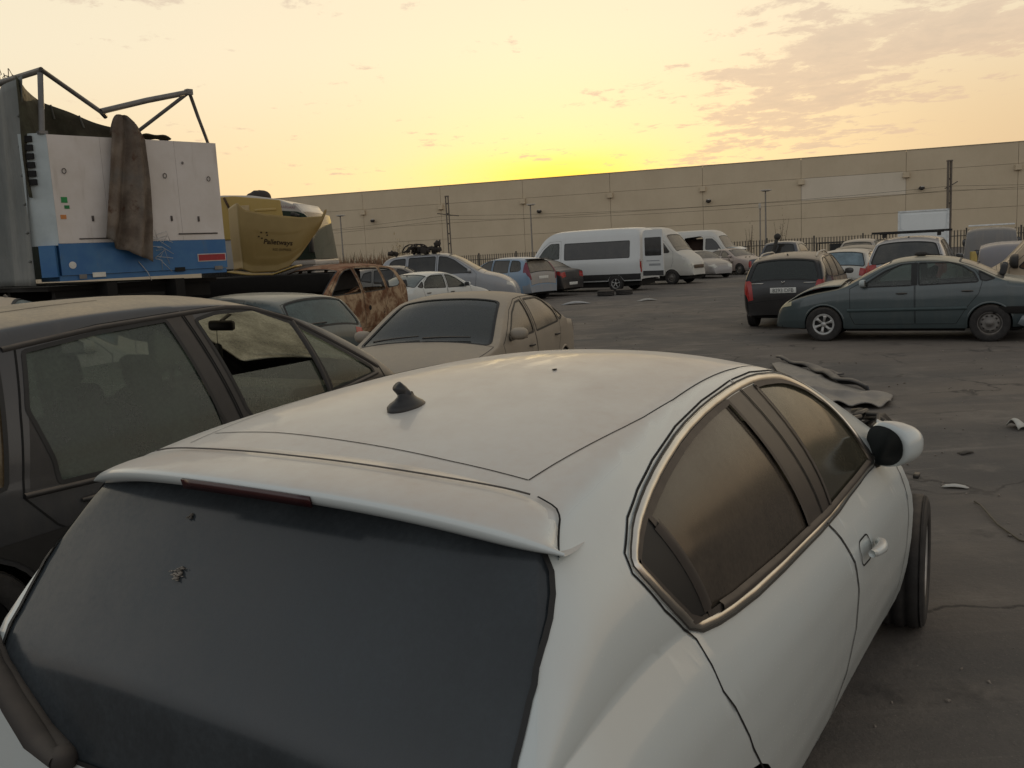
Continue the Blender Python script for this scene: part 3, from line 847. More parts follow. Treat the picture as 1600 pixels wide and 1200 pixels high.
        ribbon(bm, S, S.side(densify(lo, .08, False), sd), .028, .006, False, hump=.006)
        obj('window_rubber', bm, simple('sill_rubber', (.06, .05, .042), .8, updust=.3), root)
        d = R['door1_%d' % sd]
        # door handle: pad and bow
        def hp(x, z, o_): q = S.sv(x, z, sd); return S.pos(q, o_)
        bm = bmesh.new()
        tube(bm, [hp(2.055+.20*k/10, .785-.012*k/10, .012+.034*sin(pi*min(1, .12+k/11))**.5) for k in range(11)], [.010+.010*sin(pi*(.1+.8*k/10)) for k in range(11)], 10)
        obj('door_handle', bm, PW, d)
        bm = bmesh.new(); P = roundpoly([(2.04, .745), (2.19, .735), (2.20, .82), (2.05, .825)], .04, 4)
        ribbon(bm, S, S.side(densify(P, .03), sd), .006, .001, True); obj('handle_recess', bm, GAP, d)
    R['rear_window'].name = 'rear_window'
    bm = bmesh.new(); ribbon(bm, S, densify(rpoly, .05), .012, .0025, True); obj('glass_edge', bm, SEAL, root)
    # droppings on the glass
    spl = random.Random(3)
    for (zc_, vc, n_, s_) in ((1.170, .27, 40, .013), (1.28, .35, 12, .008)):
        bm = bmesh.new()
        for k in range(n_):
            t = S.tz(zc_)+spl.gauss(0, s_*.6); V = vc+spl.gauss(0, s_*.9); p = S.pos((t, V), .001)
            r = spl.uniform(.002, .007)
            bmesh.ops.create_icosphere(bm, subdivisions=1, radius=r, matrix=Matrix.Translation(p) @ Matrix.Diagonal((1, 1, .22, 1)))
        obj('bird_dropping', bm, simple('dropping', (.20, .18, .155), .9, var=.5, scale=60), R['rear_window'])
    # roof spoiler
    bm = bmesh.new(); N = 44; rows = []
    for i in range(N+1):
        s_ = -1+2*i/N; a = abs(s_); y = .741*s_
        e = a**5; xt = .235+.04*a**2+.07*a**4; zt = 1.396-.03*a**2-.06*a**4
        xf = .49-.125*a**8; tf = S.t(xf); yr = S.st(tf)[8]
        Vf = min(1, y_abs_/yr) if (y_abs_ := abs(y)*.985) else 0.
        pf = S.pos((tf, math.copysign(Vf+.13*a**12, s_)), .004)
        mid = pf.lerp(Vector((xt, y, zt)), .55)+Vector((0, 0, .010*(1-e)))
        up = pf.lerp(Vector((xt, y, zt)), .9)+Vector((0, 0, .006*(1-e)))
        th = .034*(1-.75*a**14)
        row = [pf+Vector((.0, 0, -.012)), pf, mid, up, Vector((xt, y, zt)), Vector((xt-.004, y, zt-.008)), Vector((xt+.002, y*.998, zt-th)), Vector((xt+.07, y*.985, zt-th-.012)), Vector((xt+.16, y*.96, zt-th-.004))]
        rows.append([bm.verts.new(p) for p in row])
    for A, B in zip(rows, rows[1:]):
        for k in range(len(A)-1): bm.faces.new((A[k], A[k+1], B[k+1], B[k]))
    sp = obj('roof_spoiler', bm, PW, root); sp.data.update()
    m = sp.modifiers.new('sub', 'SUBSURF'); m.levels = m.render_levels = 1
    # brake lamp let into its edge
    bm = bmesh.new()
    for k in range(12):
        y = -.205+.41*k/12; y2 = -.205+.41*(k+1)/12
        f = lambda y, dz, dx: (.2335+.04*(y/.748)**2+dx, y, 1.396-.03*(y/.748)**2+dz)
        bm.faces.new([bm.verts.new(q) for q in (f(y, -.010, -.0055), f(y2, -.010, -.0055), f(y2, -.033, .001), f(y, -.033, .001))])
    bmesh.ops.remove_doubles(bm, verts=bm.verts[:], dist=1e-4)
    l = solid(obj('brake_lamp', bm, REDDARK, sp), .006, 0)
    sp_bm = bmesh.new(); Q = []
    for k in range(41):
        s_ = .84-1.66*k/40; a = abs(s_); y = .741*s_; e = a**5
        A = S.P(S.t(.49-.125*a**8), max(-1, min(1, y*.985/S.st(S.t(.49-.125*a**8))[8]))); B = Vector((.235+.04*a**2+.07*a**4, y, 1.396-.03*a**2-.06*a**4))
        f = .34*max(0, 1-(a/.84)**5); p = A.lerp(B, f); p.z += .0085+.006*sin(pi*f); Q.append(p)
    tube(sp_bm, Q, .0022, 5); obj('spoiler_groove', sp_bm, simple('groove_grey', (.10, .09, .08), .9), sp)
    for sd in (1, -1):
        sp_bm = bmesh.new(); Q = []
        for k in range(13):
            a = .82+.18*k/12; y = .748*a; tf = S.t(.49-.125*a**8); Q.append((tf, -sd*(min(1, y*.985/S.st(tf)[8])+.13*a**12)))
        ribbon(sp_bm, S, Q, .005, .006); obj('shut_line', sp_bm, GAP, sp)
    # antenna stub on its base
    p = S.P(S.t(.845), .06); bm = bmesh.new()
    lathe(bm, [(.058, -.006), (.058, .006), (.050, .014), (.036, .022), (.026, .030), (.022, .040)], 24, 'Z')
    for v in bm.verts: v.co.x *= 1.15; v.co.y *= .72
    tube(bm, [(0, 0, .03), (-.012, .004, .048), (-.026, .008, .062)], [.019, .017, .015], 10)
    a = obj('roof_antenna', bm, simple('antenna_black', (.018, .018, .019), .35), root); a.location = p
    bmm = bmesh.new(); box(bmm, (1.35, -.14, S.P(S.t(1.35), -.2).z+.002), (.016, .008, .004)); obj('roof_chip', bmm, BLACK, root)
    # rear wiper, dusty cover
    bm = bmesh.new()
    W0 = [(S.tz(.76), .55), (S.tz(.80), .66), (S.tz(.87), .78), (S.tz(.94), .90), (S.tz(1.0), 1.0)]
    tube(bm, [S.pos(q, .03) for q in W0], [.022, .034, .032, .026, .016], 10)
    tube(bm, [S.pos(q, .006) for q in W0], [.03, .03, .028, .02, .012], 8)
    lathe_c = S.pos(W0[0], .015); bmesh.ops.create_icosphere(bm, subdivisions=2, radius=.034, matrix=Matrix.Translation(lathe_c))
    obj('wiper', bm, simple('wiper_cover', (.040, .035, .032), .8, updust=.12), root)
    # door mirror, right side only is whole
    for sd in (-1, 1):
        d = R['door1_%d' % sd]; c = Vector((2.67, sd*.872, 1.035)); bm = bmesh.new(); RZ = Matrix.Rotation(radians(30*sd), 3, 'Z')
        sg = lambda q, e: math.copysign(abs(q)**e, q)
        def f(u, v):
            th = pi*u; ph = 2*pi*v; X, Y, Z = sg(cos(th), .9), sg(sin(th)*cos(ph), .8), sg(sin(th)*sin(ph), .75)
            X = X*.25 if X < 0 else X
            return c+RZ @ Vector((X*.13, Y*.098, Z*(.088-.016*Y*sd)+.004*Y*sd))
        sheet(bm, f, 18, 28); bmesh.ops.remove_doubles(bm, verts=bm.verts[:], dist=1e-4)
        bmesh.ops.recalc_face_normals(bm, faces=bm.faces[:])
        mo = obj('mirror', bm, PW, d)
        bm = bmesh.new(); bmesh.ops.create_circle(bm, cap_ends=True, segments=28, radius=1)
        for v in bm.verts:
            y, z = v.co.x, v.co.y; v.co = c+RZ @ Vector((-.036, sg(y, .85)*.088, sg(z, .85)*(.078-.012*y*sd)))
        obj('mirror_glass', bm, simple('mirror_empty', (.012, .014, .014), .35), mo)
        bm = bmesh.new(); tube(bm, [S.P(*S.sv(2.69, .965, sd))+Vector((0, -.01*sd, 0)), c+Vector((.03, -sd*.04, -.06))], [.035, .03], 10); obj('mirror_arm', bm, BLACK, mo)
    # wrecked front corner: bare engine bay, strut, torn wing edge
    bm = bmesh.new(); q = random.Random(5)
    box(bm, (3.75, -.10, .55), (.95, 1.0, .5), bev=.03); box(bm, (3.45, -.50, .66), (.30, .26, .30), bev=.03)
    for k in range(14): box(bm, (q.uniform(3.2, 4.1), q.uniform(-.62, .3), q.uniform(.6, .86)), (q.uniform(.05, .2), q.uniform(.05, .2), q.uniform(.05, .14)), Euler((q.random(), q.random(), q.random())).to_matrix(), .01)
    obj('engine', bm, simple('engine_grime', (.03, .027, .024), .8, updust=.4), root)
    bm = bmesh.new()
    def tf(u, v): return Vector((2.93+.16*u+.03*sin(5*v), -.765-.085*v+.03*u, 1.0+.075*sin(pi*min(1, u*1.1))*(1-.3*v)-.05*v+.012*sin(9*u+3*v)))
    sheet(bm, tf, 8, 6); solid(obj('torn_wing', bm, PW, root), .006)
    bm = bmesh.new()
    for k in range(9):
        a = Vector((q.uniform(2.9, 3.1), q.uniform(-.78, -.6), q.uniform(1.0, 1.05))); tube(bm, [a, a+Vector((q.uniform(-.05, .08), q.uniform(-.08, .05), q.uniform(.02, .07))), a+Vector((q.uniform(-.1, .1), q.uniform(-.1, .1), q.uniform(.0, .06)))], q.uniform(.006, .014), 6)
    obj('broken_bracket', bm, BLACK, root)
    bm = bmesh.new(); box(bm, (2.93, -.925, .855), (.05, .02, .016)); obj('loose_clip', bm, BLACK, root)


# ================================================================== dark people carrier beside it
MPV = Surf(
    prof=[(0, .30), (.01, .6), (.03, .9), (.08, 1.1), (.2, 1.4), (.3, 1.53), (.5, 1.63), (1.0, 1.69), (1.6, 1.725), (2.2, 1.725), (2.6, 1.67), (3.0, 1.53), (3.4, 1.31), (3.65, 1.14), (3.78, 1.05), (4.0, .93), (4.2, .75), (4.26, .5), (4.28, .28)],
    w=[(0, .7), (.1, .8), (.4, .85), (1, .875), (2.5, .875), (3.3, .86), (3.8, .80), (4.2, .62), (4.28, .5)],
    belt=[(0, 1.0), (1, .95), (2, .965), (3, 1.02), (3.6, 1.05), (4.28, .7)], sill=[(0, .26), (4.28, .24)],
    tum=[(0, .36)], crown=[(0, .06), (1, .075), (2.3, .075), (3, .06)], bulge=.035, n=2.4)
MPV_POS = (-3.40, 3.69, radians(58.9))
def build_mpv():
    S = MPV
    root = thing('people_carrier', 'dark grey people carrier, dusty roof, left of the white hatchback, front window half lowered', 'car', (MPV_POS[0], MPV_POS[1], 0), MPV_POS[2])
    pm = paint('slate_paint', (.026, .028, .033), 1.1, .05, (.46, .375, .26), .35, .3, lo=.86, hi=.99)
    g1 = glass('mpv_rear_glass', (.02, .03, .03), .50, .55, (.52, .62, .57), dcol=(.24, .285, .235), rough=.08)
    g2 = glass('mpv_front_glass', (.02, .028, .028), .42, .75, (.62, .72, .66), dcol=(.32, .36, .28), rough=.05)
    gs = glass('mpv_screen_glass', (.02, .02, .02), .60, .9, (.9, .9, .82), dcol=(.90, .85, .62), rough=.1, updust=.3)
    gq = glass('mpv_quarter_glass', (.03, .022, .014), .45, 0, dcol=(.26, .19, .11), rough=.1)
    trim = simple('mpv_black_trim', (.03, .028, .027), .55, updust=.3)
    wr = roundpoly([(1.045, .905), (1.045, 1.01), (.985, 1.256), (1.065, 1.515), (1.466, 1.562), (1.897, 1.588), (2.04, 1.06), (2.085, .95), (1.36, .90)], .015, 2)
    wf = roundpoly([(2.09, 1.572), (2.24, 1.597), (2.53, 1.597), (2.79, 1.492), (2.905, 1.112), (2.93, 1.03), (2.27, .985), (2.235, 1.04)], .02, 2)
    wfl = clip(wf, (3.2, 1.255), (1.9, 1.245)); wfl = [p for p in wfl]
    wq = [(2.835, 1.468), (3.40, 1.13), (3.42, 1.09), (2.96, 1.04), (2.945, 1.10)]
    wc = roundpoly([(.28, 1.05), (.36, 1.40), (.5, 1.49), (.93, 1.512), (.80, .93), (.5, .98)], .03, 2)
    tri = [(1.04, 1.0), (.985, 1.24), (.90, .905), (1.04, .90)]
    d0 = [(.865, .88), (.95, 1.25), (1.035, 1.545), (1.48, 1.60), (2.005, 1.625), (2.19, .95), (2.16, .35), (1.42, .33), (1.25, .55), (1.0, .72)]
    d1 = [(2.02, 1.625), (2.34, 1.638), (2.52, 1.622), (2.81, 1.53), (3.49, 1.135), (3.56, 1.0), (3.50, .55), (3.30, .36), (2.175, .35), (2.205, .95)]
    o = dict(paint=pm, doors=[d0, d1], wins=[(wr, 0, g1), (wf, 1, None), (wq, 1, g2), (wc, None, gq)], screen=(1.16, 1.60, .90, .88, .08), screen_glass=gs, rear=(1.10, 1.52, .86, .84), rear_glass=GL['dark'],
             arch=[(.58, .34), (3.38, .36)], wr=.31, wy=.74, inside=(2.25, 1.05, 3.15), inkw=dict(zf=.58, zd=1.06), bonnet=(3.70, 4.15), head=(.62, .82, .6, .35), tail=(.8, 1.2, .86, .2), bumper=(.62, .35), bumper_mat=BLACK,
             handles=[(1.22, .80), (2.35, .84)], mirror=(3.30, 1.08, 1), mirror_door=1, dt=.06, nv=(9, 9, 9), gap=.010, lip=False, wstyle=('none', 'steel'),
             extra=[('blind_panel1', S.side(densify(tri, .08), 1)), ('blind_panel-1', S.side(densify(tri, .08), -1)),
                    ('b_post1', S.side(densify([(1.905, 1.597), (2.085, 1.602), (2.235, .99), (2.05, .95)], .08), 1)), ('b_post-1', S.side(densify([(1.905, 1.597), (2.085, 1.602), (2.235, .99), (2.05, .95)], .08), -1))],
             mats={'blind_panel1': trim, 'blind_panel-1': trim, 'b_post1': trim, 'b_post-1': trim}, plate=(.75, True))
    R = car(root, S, o)
    for sd in (1, -1):
        bm = bmesh.new(); nb = cut_body(S, [('w', S.side(densify([(.35, .15), (3.9, .15), (3.9, .60), (3.45, .66), (1.0, .70), (.35, .68)], .1), sd))]+[('hole', S.side([(xw+cos(a)*.365, .31+sin(a)*.365) for a in [radians(-40+260*k/22) for k in range(23)]], sd)) for xw in (.58, 3.38)], .12, (8, 3, 3)); w = nb.pop('w'); [k.free() for k in nb.values()]; bm.free(); obj('shade_band', lift(S, w, .006), simple('shade_band_black', (.018, .017, .016), .8), root)  # black band that paints the shade into the lower doors and sills
        # half-lowered pane, weather strips and black frames
        bm = bmesh.new(); lo = [(2.25, 1.03), (2.93, 1.04)]
        P = densify(wfl, .1); 
        Rg = cut_body(S, [('w', S.side(P, sd))], .2, (6, 4, 3)); w = Rg.pop('w'); [q.free() for q in Rg.values()]
        bm.free(); obj('lowered_window', lift(S, w, -.012), g2, R['door1_%d' % sd])
        bm = bmesh.new()
        ribbon(bm, S, S.side(densify([(.87, .885), (1.4, .872), (2.2, .955), (2.95, 1.02), (3.45, 1.085)], .08, False), sd), .028, .006, False, hump=.008)
        ribbon(bm, S, S.side(densify([(.97, 1.535), (1.48, 1.588), (2.05, 1.615), (2.34, 1.626), (2.52, 1.61), (2.81, 1.515), (3.48, 1.125)], .08, False), sd), .03, .004, False, hump=.008)
        for P in ((2.815, 1.50, 2.935, 1.03),): ribbon(bm, S, S.side([(lerp(P[0], P[2], k/8), lerp(P[1], P[3], k/8)) for k in range(9)], sd), .035, .006, False, hump=.006)
        obj('door_rubber', bm, trim, root)
    # roof panel seam, inside mirror with a hanging air freshener, wiper
    bm = bmesh.new(); ribbon(bm, S, [(S.t(.25+1.5*k/10), -.45+.0*k) for k in range(11)], .008, .002); obj('roof_seam', bm, GAP, root)
    bm = bmesh.new(); box(bm, (2.86, .02, 1.47), (.04, .24, .07), bev=.02); tube(bm, [(2.86, .02, 1.50), (2.96, .02, 1.55)], .012, 6); obj('inside_mirror', bm, BLACK, root)
    bm = bmesh.new(); tube(bm, [(2.85, .06, 1.44), (2.85, .065, 1.34)], .003, 4)
    prism(bm, [(.065+.045*cos(a)*(1+.25*cos(3*a)), 1.29+.06*sin(a)) for a in [2*pi*k/20 for k in range(20)]], 2.846, 2.854, 'X'); obj('air_freshener', bm, simple('freshener', (.03, .03, .025), .7), root)
    wiper(root, S, S.tz(1.17, False), -.65, .05, .02, lift_=-.06); wiper(root, S, S.tz(1.17, False), .0, .65, .02, lift_=-.05)
    antenna(root, S, .45, .02)

# ================================================================== body families
class Base:
    def __init__(s, prof, w, belt, sill, doors, wins, axles, ra, tum=.42, crown=.07, bulge=.03, n=2.5):
        s.__dict__.update(locals())
    def make(s, fx=1., fy=1., fz=1.):
        sx = lambda L: [(a*fx, b*fz) for a, b in L]
        c = [(a*fx, b) for a, b in s.crown] if isinstance(s.crown, list) else s.crown
        t = [(a*fx, b) for a, b in s.tum] if isinstance(s.tum, list) else s.tum
        S = Surf(sx(s.prof), [(a*fx, b*fy) for a, b in s.w], sx(s.belt), sx(s.sill), t, c, s.bulge, s.n)
        return S, [sx(d) for d in s.doors], [[(a*fx, b*fz) for a, b in w] for w in s.wins], [a*fx for a in s.axles]
SEDAN = Base(
    [(0, .30), (.01, .55), (.025, .75), (.05, .92), (.10, .985), (.3, 1.015), (.62, 1.04), (.80, 1.12), (1.15, 1.30), (1.45, 1.39), (1.8, 1.43), (2.15, 1.43), (2.45, 1.385), (2.8, 1.21), (3.15, 1.01), (3.3, .965), (3.7, .90), (4.05, .80), (4.28, .68), (4.36, .55), (4.39, .40), (4.40, .24)],
    [(0, .64), (.05, .74), (.3, .81), (.8, .85), (1.5, .86), (2.8, .855), (3.5, .845), (4.0, .77), (4.3, .63), (4.4, .48)],
    [(0, .96), (.6, .985), (1.0, .97), (2.0, .935), (2.9, .915), (3.3, .90), (4.4, .6)], [(0, .28), (.5, .24), (.8, .22), (3.6, .22), (4.4, .24)],
    [[(1.0, 1.0), (1.10, 1.165), (1.3, 1.29), (1.5, 1.345), (2.015, 1.355), (2.01, .92), (2.0, .30), (1.38, .30), (1.24, .55), (1.05, .80)],
     [(2.03, 1.355), (2.25, 1.34), (2.52, 1.24), (2.9, 1.005), (3.06, .92), (3.05, .45), (2.98, .30), (2.015, .30), (2.025, .92)]],
    [roundpoly([(1.09, .985), (1.06, 1.0), (1.13, 1.135), (1.32, 1.26), (1.5, 1.315), (1.97, 1.322), (1.955, .955)], .02, 2), roundpoly([(2.06, .953), (2.075, 1.32), (2.25, 1.305), (2.5, 1.205), (2.82, .99), (2.88, .94)], .02, 2),
     roundpoly([(.82, 1.035), (1.06, 1.17), (1.03, 1.02), (.95, 1.0)], .02, 2)], [.88, 3.50], .345)
WAGON = Base(
    [(0, .30), (.01, .55), (.02, .8), (.04, .98), (.12, 1.15), (.30, 1.40), (.40, 1.475), (.8, 1.53), (1.3, 1.55), (1.9, 1.55), (2.3, 1.51), (2.6, 1.42), (3.0, 1.21), (3.35, 1.02), (3.5, .98), (3.9, .90), (4.2, .76), (4.36, .6), (4.41, .42), (4.42, .26)],
    [(0, .70), (.04, .78), (.2, .84), (.8, .865), (1.5, .87), (2.8, .865), (3.5, .85), (4.0, .78), (4.3, .64), (4.42, .5)],
    [(0, 1.0), (.6, 1.02), (1.0, 1.0), (2.0, .97), (2.9, .955), (3.4, .95), (4.42, .62)], [(0, .28), (.5, .25), (.8, .23), (3.6, .22), (4.42, .25)],
    [[(1.02, 1.0), (1.05, 1.47), (1.5, 1.485), (1.985, 1.485), (1.97, .95), (1.95, .32), (1.36, .32), (1.22, .56), (1.05, .8)],
     [(2.0, 1.485), (2.3, 1.455), (2.56, 1.365), (3.12, 1.04), (3.22, .95), (3.16, .5), (3.05, .32), (1.965, .32), (1.985, .95)]],
    [roundpoly([(1.09, 1.01), (1.11, 1.435), (1.945, 1.45), (1.92, .99)], .04, 3), roundpoly([(2.03, .99), (2.055, 1.45), (2.3, 1.42), (2.53, 1.335), (3.02, 1.03), (3.07, .985)], .03, 2),
     roundpoly([(.42, 1.10), (.52, 1.35), (.65, 1.41), (1.0, 1.432), (.98, 1.03), (.55, 1.05)], .05, 3)], [.82, 3.52], .35, crown=.07)
HATCH = Base(
    [(0, .28), (.006, .5), (.012, .72), (.03, .88), (.07, .97), (.2, 1.17), (.33, 1.35), (.42, 1.39), (.8, 1.435), (1.3, 1.455), (1.7, 1.455), (2.05, 1.43), (2.35, 1.35), (2.75, 1.15), (3.0, 1.01), (3.15, .965), (3.5, .90), (3.8, .80), (3.98, .66), (4.04, .5), (4.06, .25)],
    [(0, .68), (.04, .75), (.2, .81), (.7, .845), (1.4, .85), (2.6, .845), (3.2, .83), (3.7, .75), (3.95, .62), (4.06, .48)],
    [(0, .96), (.6, .99), (1.0, .96), (2.0, .92), (2.8, .905), (3.2, .90), (4.06, .6)], [(0, .28), (.7, .23), (3.3, .22), (4.06, .24)],
    [[(.98, 1.0), (1.0, 1.375), (1.4, 1.39), (1.82, 1.39), (1.8, .92), (1.78, .30), (1.30, .30), (1.15, .55), (1.0, .8)],
     [(1.835, 1.39), (2.1, 1.36), (2.33, 1.275), (2.75, 1.02), (2.9, .91), (2.86, .45), (2.78, .30), (1.795, .30), (1.815, .92)]],
    [roundpoly([(1.04, .985), (1.05, 1.335), (1.77, 1.352), (1.75, .955)], .03, 3), roundpoly([(1.87, .952), (1.89, 1.352), (2.1, 1.325), (2.31, 1.24), (2.68, 1.0), (2.74, .94)], .03, 2),
     roundpoly([(.55, 1.07), (.66, 1.27), (.95, 1.325), (.94, 1.01)], .04, 3)], [.72, 3.22], .335)
VAN = Base(
    [(0, .45), (.01, .9), (.02, 1.5), (.04, 2.1), (.10, 2.26), (.3, 2.31), (1, 2.33), (3.3, 2.33), (3.7, 2.27), (4.0, 2.08), (4.25, 1.75), (4.5, 1.40), (4.65, 1.28), (4.9, 1.14), (5.08, .95), (5.15, .7), (5.2, .35)],
    [(0, .90), (.03, .94), (.3, .965), (4.3, .965), (4.8, .90), (5.1, .78), (5.2, .6)],
    [(0, 1.22), (5.2, 1.1)], [(0, .38), (5.2, .34)],
    [[(3.25, 1.2), (3.25, 1.95), (3.75, 1.93), (4.05, 1.70), (4.42, 1.28), (4.42, .9), (4.25, .45), (3.25, .45)]],
    [roundpoly([(3.33, 1.28), (3.33, 1.86), (3.72, 1.85), (3.98, 1.66), (4.27, 1.30), (4.2, 1.26)], .05, 3)], [1.0, 4.35], .38, tum=.13, crown=.09, bulge=.01, n=3.2)
PICK = Base(
    [(0, .5), (.01, .8), (.03, 1.04), (.1, 1.08), (1.5, 1.09), (1.56, 1.2), (1.75, 1.62), (1.85, 1.70), (2.3, 1.74), (3.0, 1.71), (3.3, 1.56), (3.8, 1.13), (4.1, 1.04), (4.9, .96), (5.1, .8), (5.15, .5)],
    [(0, .80), (.03, .85), (.3, .88), (4.3, .88), (4.8, .82), (5.1, .70), (5.15, .6)], [(0, 1.08), (5.15, 1.0)], [(0, .45), (5.15, .4)],
    [[(2.0, 1.1), (2.0, 1.6), (2.7, 1.62), (3.2, 1.52), (3.65, 1.12), (3.65, .5), (2.0, .5)]], [roundpoly([(2.06, 1.14), (2.06, 1.56), (2.7, 1.58), (3.14, 1.48), (3.5, 1.14)], .03, 2)], [1.15, 4.2], .40, tum=.35, crown=.06)

G_SEE = glass('glass_see_through', (.02, .03, .03), .24, .72, (.55, .66, .62), dcol=(.27, .28, .24))
G_TINT = glass('glass_tinted', (.012, .013, .014), .12, 0, rough=.07)
G_DUSTY = glass('glass_dusty', (.03, .03, .03), .62, 0, dcol=(.36, .31, .24), rough=.2)
G_SKY = glass('glass_grey_film', (.03, .035, .036), .55, 0, dcol=(.27, .31, .30), rough=.12)
G_SCREEN = glass('glass_screen_film', (.02, .022, .022), .55, 0, dcol=(.17, .18, .17), rough=.10)
def vehicle(kind, name, label, cat, pos, yaw, pm, fx=1., fy=1., fz=1., group='scrapped cars parked in the yard', **kw):
    S, doors, wins, ax = kind.make(fx, fy, fz)
    root = thing(name, label, cat, (pos[0], pos[1], pos[2] if len(pos) > 2 else 0), radians(yaw), group, kw.pop('tilt', (0, 0)))
    gl = kw.pop('glass', G_TINT)
    if not isinstance(gl, (list, tuple)): gl = [gl]*len(wins)
    W = []
    for i, w in enumerate(wins):
        d = (0 if i == 0 else 1) if len(doors) == 2 and i < 2 else (0 if len(doors) == 1 and i == 0 else None)
        W.append((w, d, gl[min(i, len(gl)-1)]))
    W += [(w, None, g) for w, g in kw.pop('morewins', [])]
    wr = kw.pop('wr', .31)
    Z = max(a[1] for a in S.p); H = Z
    o = dict(paint=pm, doors=doors, wins=W, arch=[(a, kind.ra) for a in ax], wr=wr, wy=(max(b for a, b in S.w)-.105), dt=.09, nv=(6, 5, 6), bumper=(.56*fz, .35))
    if kind in (SEDAN, WAGON, HATCH):
        o.update(screen=({SEDAN: 1.04, WAGON: 1.07, HATCH: 1.04}[kind]*fz, {SEDAN: 1.375, WAGON: 1.49, HATCH: 1.40}[kind]*fz, .90, .87),
                 rear=({SEDAN: 1.08, WAGON: 1.02, HATCH: 1.0}[kind]*fz, {SEDAN: 1.36, WAGON: 1.41, HATCH: 1.33}[kind]*fz, .90, .86),
                 tail=({SEDAN: .74, WAGON: .74, HATCH: .70}[kind]*fz, {SEDAN: .93, WAGON: 1.04, HATCH: .93}[kind]*fz, .66 if kind is SEDAN else .80, .22), head=(.58*fz, .74*fz, .58, .32),
                 bonnet=({SEDAN: 3.24, WAGON: 3.44, HATCH: 3.10}[kind]*fx, {SEDAN: 4.2, WAGON: 4.22, HATCH: 3.82}[kind]*fx), mirror=({SEDAN: 2.82, WAGON: 3.0, HATCH: 2.66}[kind]*fx, {SEDAN: .97, WAGON: 1.01, HATCH: .97}[kind]*fz), mirror_door=1,
                 handles=[(1.22*fx, .84*fz), (2.22*fx, .82*fz)] if kind is not HATCH else [(1.15, .84*fz), (2.0, .82*fz)])
        if kind is not SEDAN: o['tailgate'] = (.60*fz, 1.43*fz if kind is WAGON else 1.36*fz)
        else: o['tailgate'] = (.62*fz, 1.02*fz)
    if kind is VAN: o.update(screen=(1.36*fz, 1.98*fz, .90, .86, .1), mirror=(4.2, 1.25), mirror_size=(.14, .22, .30), tail=(.85, 1.3, .9, .03), head=(.72, .98, .55, .4), bonnet=(4.62, 5.05), handles=[(3.4, 1.08)])
    if kind is PICK: o.update(screen=(1.18, 1.62, .88, .86), rear=(1.24, 1.60, .86, .84), tail=(.74, 1.0, .88, .08), head=(.72, .9, .6, .3), tailgate=(.62, 1.06), mirror=(3.45, 1.12), bonnet=(3.9, 5.0))
    for k in kw.pop('without', ()): o.pop(k, None)
    o.update(kw)
    R = car(root, S, o)
    return root, S, R
def rails(root, S, x0, x1, V, mat, h=.05):
    for sd in (1, -1):
        bm = bmesh.new(); P = []
        for k in range(13):
            f = k/12; q = S.P(S.t(lerp(x0, x1, f)), V*sd); P.append(q+Vector((0, 0, h*min(1, sin(pi*f)*2.2)+.004)))
        tube(bm, P, .017, 8); obj('roof_rail', bm, mat, root)

